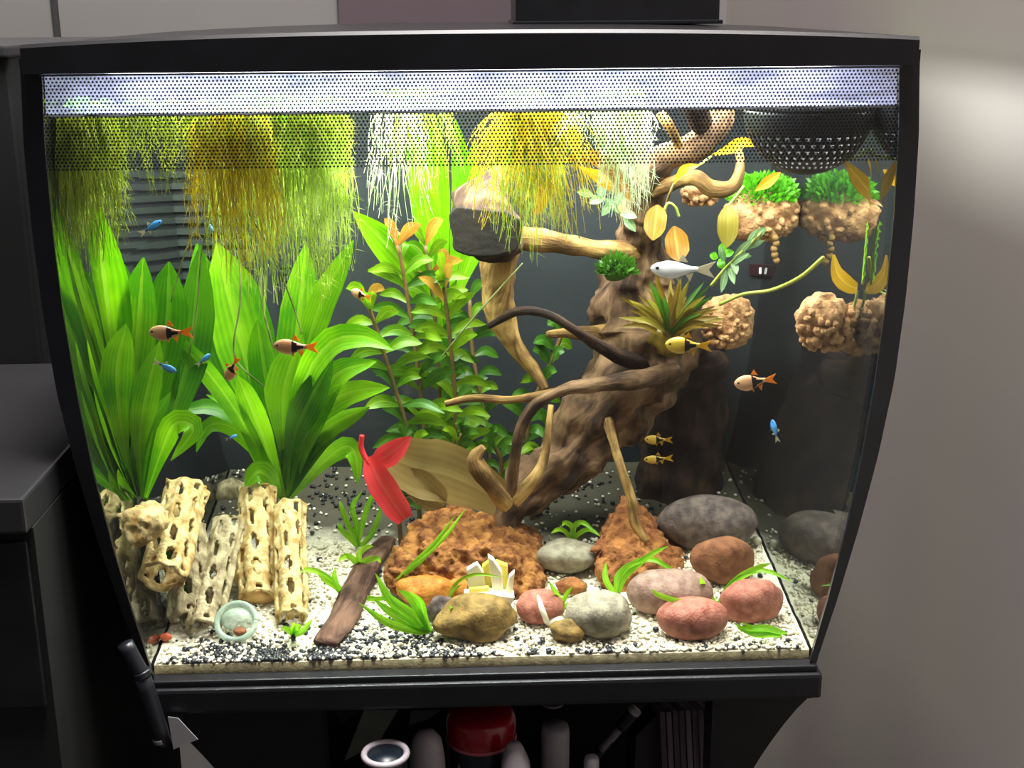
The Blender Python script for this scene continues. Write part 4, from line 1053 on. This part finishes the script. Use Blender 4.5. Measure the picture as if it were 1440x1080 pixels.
# ------------------------------------------------------------------ fish
def fish(name, px, py, Y, Lpx, ang, face, kind, label, tall=.17, yaw=.15):
    k_ = mpp(Y, py); L0 = Lpx*k_; c = inside(at(px, py, Y), L0*.3)
    root = empty(name, c, label, 'fish', 'small fish swimming in the tank')
    ca = math.radians(ang)
    ex = (RGT*math.cos(ca)+UPV*math.sin(ca)); 
    if face < 0: ex = -RGT*math.cos(ca)+UPV*math.sin(ca)
    ex = (ex+FWD*yaw*(-face)).normalized(); ey = Vector((0, 0, 1)).cross(ex).normalized() if abs(ex.z) < .95 else Vector((0, 1, 0)); ez = ex.cross(ey)
    def T(x, y, z): return c+(ex*x+ey*y+ez*z)*L0
    prof = [(0, .008), (.06, .45), (.18, .78), (.35, 1), (.5, .97), (.68, .68), (.84, .36), (1, .24)]
    V = []; F = []; mi = []; NS, NK = 22, 12
    for i in range(NS):
        s = i/(NS-1); x = .5-s*.74; h = tall*interp(prof, s); wd = h*.48
        for q in range(NK):
            a_ = 2*math.pi*q/NK; V.append(T(x, math.cos(a_)*wd, math.sin(a_)*h-.02*math.sin(s*3.14)))
    for i in range(NS-1):
        for q in range(NK):
            a_ = i*NK+q; b_ = i*NK+(q+1) % NK; F.append((a_, b_, b_+NK, a_+NK))
            s = i/(NS-1); zz_ = math.sin(2*math.pi*(q+.5)/NK)
            if kind in ('copper', 'gold'): mi.append(1 if .55 < s < .97 and abs(zz_) < (.97-s)/.42*1.0+.05 else 0)
            elif kind == 'neon': mi.append(1 if zz_ < -.4 or s > .85 else 0)
            else: mi.append(0)
    F.append(tuple(range(NK))); F.append(tuple((NS-1)*NK+q for q in range(NK))[::-1]); mi += [0, 0]
    bm_ = {'copper': [M['copper'], M['fblack']], 'gold': [M['gold'], M['fblack']], 'neon': [M['neon'], M['neondk']], 'silver': [M['silver']]}[kind]
    bo_ = pyd('body', V, F, bm_, root)
    for i, f in enumerate(bo_.data.polygons): f.material_index = min(mi[i], len(bm_)-1)
    fm = {'copper': M['fin'], 'gold': M['yleaf'], 'neon': M['finc'], 'silver': M['finc']}[kind]
    def fin(nm, pts2, th=.006):
        n = len(pts2); V = [T(x, th, z) for x, z in pts2]+[T(x, -th, z) for x, z in pts2]
        F = [tuple(range(n)), tuple(range(n, 2*n))[::-1]]+[(i, i+n, (i+1) % n+n, (i+1) % n) for i in range(n)]
        pyd(nm, V, F, fm, root, False)
    tz = -.01
    fin('tail_fin', [(-.22, tz+.035), (-.5, tz+.13), (-.40, tz), (-.5, tz-.13), (-.22, tz-.035)])
    fin('dorsal_fin', [(.08, tall*.9), (.0, tall+.09), (-.08, tall*.7)])
    fin('anal_fin', [(-.05, -tall*.7), (-.12, -tall-.06), (-.17, -tall*.4)])
    fin('pelvic_fin', [(.12, -tall*.95), (.06, -tall-.07), (.04, -tall*.95)])
    for s in (-1, 1):
        rock('eye', T(.39, s*tall*.24, tall*.12), (L0*.03,)*3, M['eye'], root, 0, 2, 0, 0)
    return root
fish('rasbora', 240, 467, .03, 66, 0, -1, 'copper', 'copper fish with a black wedge before the broad leaves of the side sword plant')
fish('rasbora', 416, 487, .05, 66, 2, -1, 'copper', 'copper fish with a black wedge and orange tail touching the arching sword leaf')
fish('rasbora', 326, 518, .06, 44, -58, -1, 'copper', 'small pinkish fish nosing steeply downward between the two sword plants', .2, .5)
fish('rasbora', 508, 414, .10, 36, 20, -1, 'copper', 'small pinkish fish at the tip of the stem plant leaves', .2, .5)
fish('rasbora', 968, 485, .07, 66, 2, -1, 'gold', 'dull grey gold fish with a black wedge just below the spiky rosette', .19)
fish('rasbora', 1062, 536, .06, 60, -8, -1, 'copper', 'orange fish with a black wedge in front of the dark empty corner', .2)
fish('rasbora', 926, 618, .16, 40, 0, -1, 'gold', 'small yellow fish swimming above another one near the dark log', .18)
fish('rasbora', 926, 645, .16, 42, -4, -1, 'gold', 'small amber fish swimming below the yellow one near the dark log', .15)
fish('silver_fish', 960, 378, .06, 92, 1, -1, 'silver', 'slender silvery white fish above the spiky rosette plant', .14, .05)
fish('neon_fish', 212, 320, .06, 38, 30, 1, 'neon', 'bright blue fish rising before the vent slats', .15, 0)
fish('neon_fish', 296, 318, .08, 24, -60, 1, 'neon', 'tiny blue fish among the hanging root tips', .15, .3)
fish('neon_fish', 232, 515, .03, 36, -25, 1, 'neon', 'dull blue fish tilted down below the arching leaf', .15, 0)
fish('neon_fish', 286, 506, .07, 26, 40, 1, 'neon', 'small violet blue fish behind the arching leaf', .15, 0)
fish('neon_fish', 1090, 606, .08, 34, 75, -1, 'neon', 'pale blue fish pointing upward in the dark corner', .17, 0)
fish('neon_fish', 325, 615, .12, 18, 20, 1, 'neon', 'tiny pale blue fish low between the two sword plants', .15, 0)

# glass dish with a red snail on the front gravel
p = gpt(330, 908); k = mpp(p.y)
gd = empty('glass_dish', p, 'round greenish glass dish on the gravel before the grey cholla log', 'dish')
gm = NT('green_glass'); gm.b.inputs['Base Color'].default_value = srgb('#b4ccb8'); gm.b.inputs['Roughness'].default_value = .1; gm.b.inputs['Alpha'].default_value = .55
cx_, cy_, cz_ = p.x, p.y+.012, p.z+.010
ring = [(cx_+29*k*math.cos(t_), cy_+.003*math.sin(t_)*3, cz_+20*k*math.sin(t_)+.002, .0022) for t_ in [i*2*math.pi/30 for i in range(31)]]
Vv, Ff = tube_data(ring, 10, 61); pyd('rim', Vv, Ff, gm.m, gd)
rock('bowl', (cx_, cy_+.006, cz_+.001), (27*k, .008, 18*k), gm.m, gd, 1, 3, .05, .01)
rs = rock('small_snail', (cx_+.003, cy_-.005, cz_-.003), (10*k, .004, 6*k), M['terst'], None, 6, 3, .2, .05); tag(rs, 'small rust coloured snail resting on the glass dish rim', 'snail')
p = gpt(232, 905); rs = rock('red_pebble', (p.x, p.y+.004, p.z+.0028), (.0042, .003, .0028), mat('red_pebble', '#d04828', '#c86038', .5, 90), None, 8, 3, .2, .05); tag(rs, 'tiny red orange pebble at the foot of the grey cholla log', 'pebble')

# ------------------------------------------------------------------ the stand and what is below
SB = -.019
sd_ = empty('aquarium_stand', (0, .2, -.9), 'black aquarium stand with curved side brackets and open shelf', 'stand')
boxo('top_plate', (-.222, .0, SB-.008), (.222, BACK+.05, SB-.0004), M['blackpl'], sd_, .001)
boxo('shelf', (-.222, -.07, -.35), (.222, BACK+.05, -.335), M['blackpl'], sd_, .002)
boxo('back_board', (-.222, BACK+.03, -.9), (.222, BACK+.05, SB-.008), M['blackpl'], sd_)
boxo('plinth', (-.222, .03, -.9), (.222, BACK+.03, -.35), M['blackpl'], sd_, .002)
for s in (-1, 1):
    prof = []
    for i in range(13):
        t = i/12; prof.append((s*(.221-(.062 if s > 0 else .075)*math.sin(t*math.pi/2)), SB-.009-.16*(t**1.15)))
    inner = [(s*.135, SB-.17), (s*.135, SB-.009)]
    ii = .155 if s > 0 else .11; P2 = prof+[(s*(ii+.005), -.335), (s*ii, -.335)]+[(s*ii, SB-.009)]
    n = len(P2)
    V = [(x, .004, z) for x, z in P2]+[(x, .03, z) for x, z in P2]
    F = [tuple(range(n)), tuple(range(n, 2*n))[::-1]]+[(i, i+n, (i+1) % n+n, (i+1) % n) for i in range(n)]
    pyd('side_bracket', V, F, M['blackpl'], sd_, False)
SH = -.335
def bottle(name, px, py, Y, rpx, prof, m, label, cat='bottle', capm=None, hcap=.2, tilt=(0, 0)):
    top = at(px, py, Y); h = top.z-SH; r = rpx*mpp(Y, 1040)
    root = empty(name, (top.x, Y, SH), label, cat, None)
    lathe('body', [(r*a_, h*b_) for a_, b_ in prof], m, root, (top.x, Y, SH), 24, (tilt[0], tilt[1], 1))
    return root, top, r, h
BT = [(.9, 0), (1, .02), (1, .72), (.95, .78), (.55, .86), (.5, .9), (.55, .9), (.55, .985), (.45, 1)]
# red lidded jar
top = at(676, 992, .035); r = 48*mpp(.035, 1030)
jr = empty('jar', (top.x, .035, SH), 'dark jar with a shiny red lid under the aquarium', 'jar')
lathe('body', [(r*.93, 0), (r*1.0, .004), (r*1.0, top.z-SH-.022), (r*.93, top.z-SH-.018)], M['jar'], jr, (top.x, .035, SH), 40)
lathe('lid', [(r*.98, 0), (r*1.03, .002), (r*1.03, .010), (r*1.0, .016), (r*.85, .0205), (r*.3, .0215), (r*.05, .0215)], M['red'], jr, (top.x, .035, top.z-.024), 40)
lathe('lid_rim', [(r*1.02, 0), (r*1.05, .0012), (r*1.02, .0024)], mat('rim_pink', '#c06070', rough=.3), jr, (top.x, .035, top.z-.0255), 40)
for i, (da, dz, ww, mk) in enumerate([(-.55, -.035, .25, 'white'), (-.3, -.068, .35, 'neondk'), (.25, -.068, .2, 'red')]):
    V = []; F = []
    for j in range(7):
        a_ = -math.pi/2+da+ww*(j/6-.5)*1.6
        for z in (0, -.012): V.append((top.x+r*1.004*math.cos(a_), .035+r*1.004*math.sin(a_), top.z+dz+z-.01*j/6))
    for j in range(6): F.append((2*j, 2*j+1, 2*j+3, 2*j+2))
    pyd('label_patch', V, F, M[mk], jr)
bottle('bottle', 600, 1028, .01, 26, [(.95, 0), (1, .02), (1, .86), (.95, .93), (.8, .975), (.5, .995), (.1, 1)], M['white'], 'round topped white bottle beside the red lidded jar')
b_, t_, r_, h_ = bottle('bottle', 781, 1020, .03, 20, [(1.2, 0), (1.25, .02), (1.25, .55), (.9, .62), (.8, .68), (.95, .70), (1, .98), (.9, 1)], M['white'], 'white bottle with a flat round cap in the dark shelf')
lathe('cap_ring', [(r_*.8, 0), (r_*.82, .001), (r_*.55, .0012), (r_*.5, .0004)], mat('cap_grey', '#9a9298', rough=.4), b_, (t_.x, .06, t_.z), 24)
bottle('bottle', 752, 1044, .0, 22, [(.95, 0), (1, .02), (1, .8), (1, .9), (.9, .95), (.6, .985), (.4, 1)], M['white'], 'white bottle with a slanted conical tip next to the red lidded jar', tilt=(-.05, 0))
b_, t_, r_, h_ = bottle('jar', 542, 1060, -.02, 30, [(.95, 0), (1, .02), (1, .98), (.97, 1)], M['jar'], 'round open tub with a pale rim in the shelf', 'tub')
rp = [(t_.x+r_*math.cos(q), -.02+r_*math.sin(q), t_.z, .0022) for q in [i*2*math.pi/30 for i in range(31)]]
Vv, Ff = tube_data(rp, 8, 61); pyd('rim', Vv, Ff, M['white'], b_)
bottle('bottle', 832, 1064, .0, 20, BT[:], M['white'], 'small grey white bottle at the foot of the dark marker')
# leaflet, boxes, marker
def slab(name, pts, Y, th, m, label, cat):
    P = [at(x, y, Y+dy) for x, y, dy in pts]; n = len(P)
    V = P+[v+Vector((0, th, -th*.4)) for v in P]
    for v in V: v.z = max(v.z, SH+.0005)
    F = [tuple(range(n)), tuple(range(n, 2*n))[::-1]]+[(i, i+n, (i+1) % n+n, (i+1) % n) for i in range(n)]
    return tag(pyd(name, V, F, m, None, False), label, cat)
slab('leaflet', [(512, 998, 0), (560, 998, .0), (535, 1040, 0), (500, 1062, 0), (484, 1070, 0)], .07, .002, mat('leaflet_paper', '#8c9488', '#7c8078', .7, 60), 'folded grey leaflet leaning in the shelf beside the open tub', 'leaflet')
slab('leaflet', [(578, 1000, 0), (622, 998, 0), (600, 1012, 0), (575, 1020, 0)], .09, .002, mat('leaflet_paper2', '#6c7070', rough=.7), 'small grey card corner behind the round topped white bottle', 'card')
slab('leaflet', [(470, 1000, 0), (505, 998, 0), (480, 1020, 0)], .09, .002, mat('leaflet_paper3', '#404440', rough=.7), 'dark grey card corner behind the folded leaflet', 'card')
mk_ = empty('marker_pen', at(870, 1030, .05), 'black marker pen with a pale ring leaning in the shelf', 'pen')
def seg(nm, x0, y0, x1, y1, r, m): 
    V, F = tube_data([(*at(x0, y0, .05), r*mpp(.05)), (*at(x1, y1, .05), r*mpp(.05))], 12, 6); pyd(nm, V, F, m, mk_)
seg('barrel', 838, 1066, 860, 1040, 6, M['blackpl']); seg('print_band', 846, 1055, 872, 1024, 6.3, mat('pen_grey', '#7a7478', rough=.5)); seg('cap', 872, 1024, 892, 1000, 10, M['blackpl']); seg('pale_ring', 890, 1002, 894, 997, 10.5, M['white'])
seg('barrel_end', 828, 1078, 838, 1066, 6, M['blackpl'])
gp = mat('stack_paper', '#7a6c76', '#8a7c86', .7, 30)
for i in range(9):
    x = 928+i*9; o = slab('booklet', [(x, 1002-i*.6, 0), (x+7, 1001-i*.6, 0), (x+24, 1480, 0), (x+16, 1480, 0)], .06+.002*(i % 3), .06, gp if i % 3 else M['mauve'], 'thin dull mauve booklet standing in a row in the shelf', 'booklet'); o['group'] = 'booklets standing in the shelf'
o = slab('dark_box', [(895, 1035, 0), (925, 1005, 0), (935, 1460, 0), (870, 1460, 0)], .08, .05, mat('dark_box', '#3c3438', rough=.6), 'plain dark brown box behind the marker pen', 'box')

# ------------------------------------------------------------------ left side: black tower, console
tw = empty('black_cabinet', (-.36, .12, -.9), 'tall black cabinet standing beside the aquarium', 'cabinet')
xr = at(36, 300, .25).x
ztop = at(10, 66, .25).z
boxo('body', (-.75, .25, -.05), (xr, .55, ztop), M['slot'], tw, .003)
boxo('top_board', (-.75, .246, ztop-.008), (xr+.001, .55, ztop+.001), mat('cab_top', '#3c3c40', rough=.4), tw, .002)
boxo('leg', (-.75, .27, -.9), (xr-.02, .54, -.05), M['blackpl'], tw)
cs = empty('console', (-.36, 0, -.9), 'dark grey console table in front of the black cabinet', 'table')
z = at(50, 702, -.06).z
boxo('table_top', (-.75, -.06, z-.022), (-.2685, .247, z), mat('console_top', '#343436', '#2e2e30', .32, 6, spec=.5), cs, .002)
boxo('front_panel', (-.75, -.05, -.9), (-.268, .24, z-.022), M['slot'], cs)
boxo('drawer_front', (-.74, -.054, z-.14), (-.272, -.05, z-.03), M['blackpl'], cs, .001)
tb = empty('dark_tube', at(205, 900, .02), 'slender dark metal tube hanging below the side of the aquarium', 'tube')
def tseg(nm, x0, y0, x1, y1, r, m):
    V, F = tube_data([(*at(x0, y0, -.03), r*mpp(-.03)), (*at(x1, y1, -.03), r*mpp(-.03))], 12, 6); pyd(nm, V, F, m, tb)
dm = mat('dark_metal', '#1c1d24', rough=.35)
tseg('upper_section', 176, 905, 200, 950, 12, dm); tseg('lower_section', 199, 948, 230, 1045, 13, M['frame']); tseg('ring', 198, 943, 201, 951, 14, dm); tseg('end_mark', 226, 1036, 228, 1042, 13.5, mat('mark_grey', '#6a6a6e', rough=.4))
slab('paper_scrap', [(236, 1008, 0), (250, 1010, 0), (278, 1040, 0), (244, 1054, 0)], -.02, .0015, mat('paper_scrap', '#8e8c90', rough=.7), 'grey paper scrap beside the dark metal tube', 'paper')
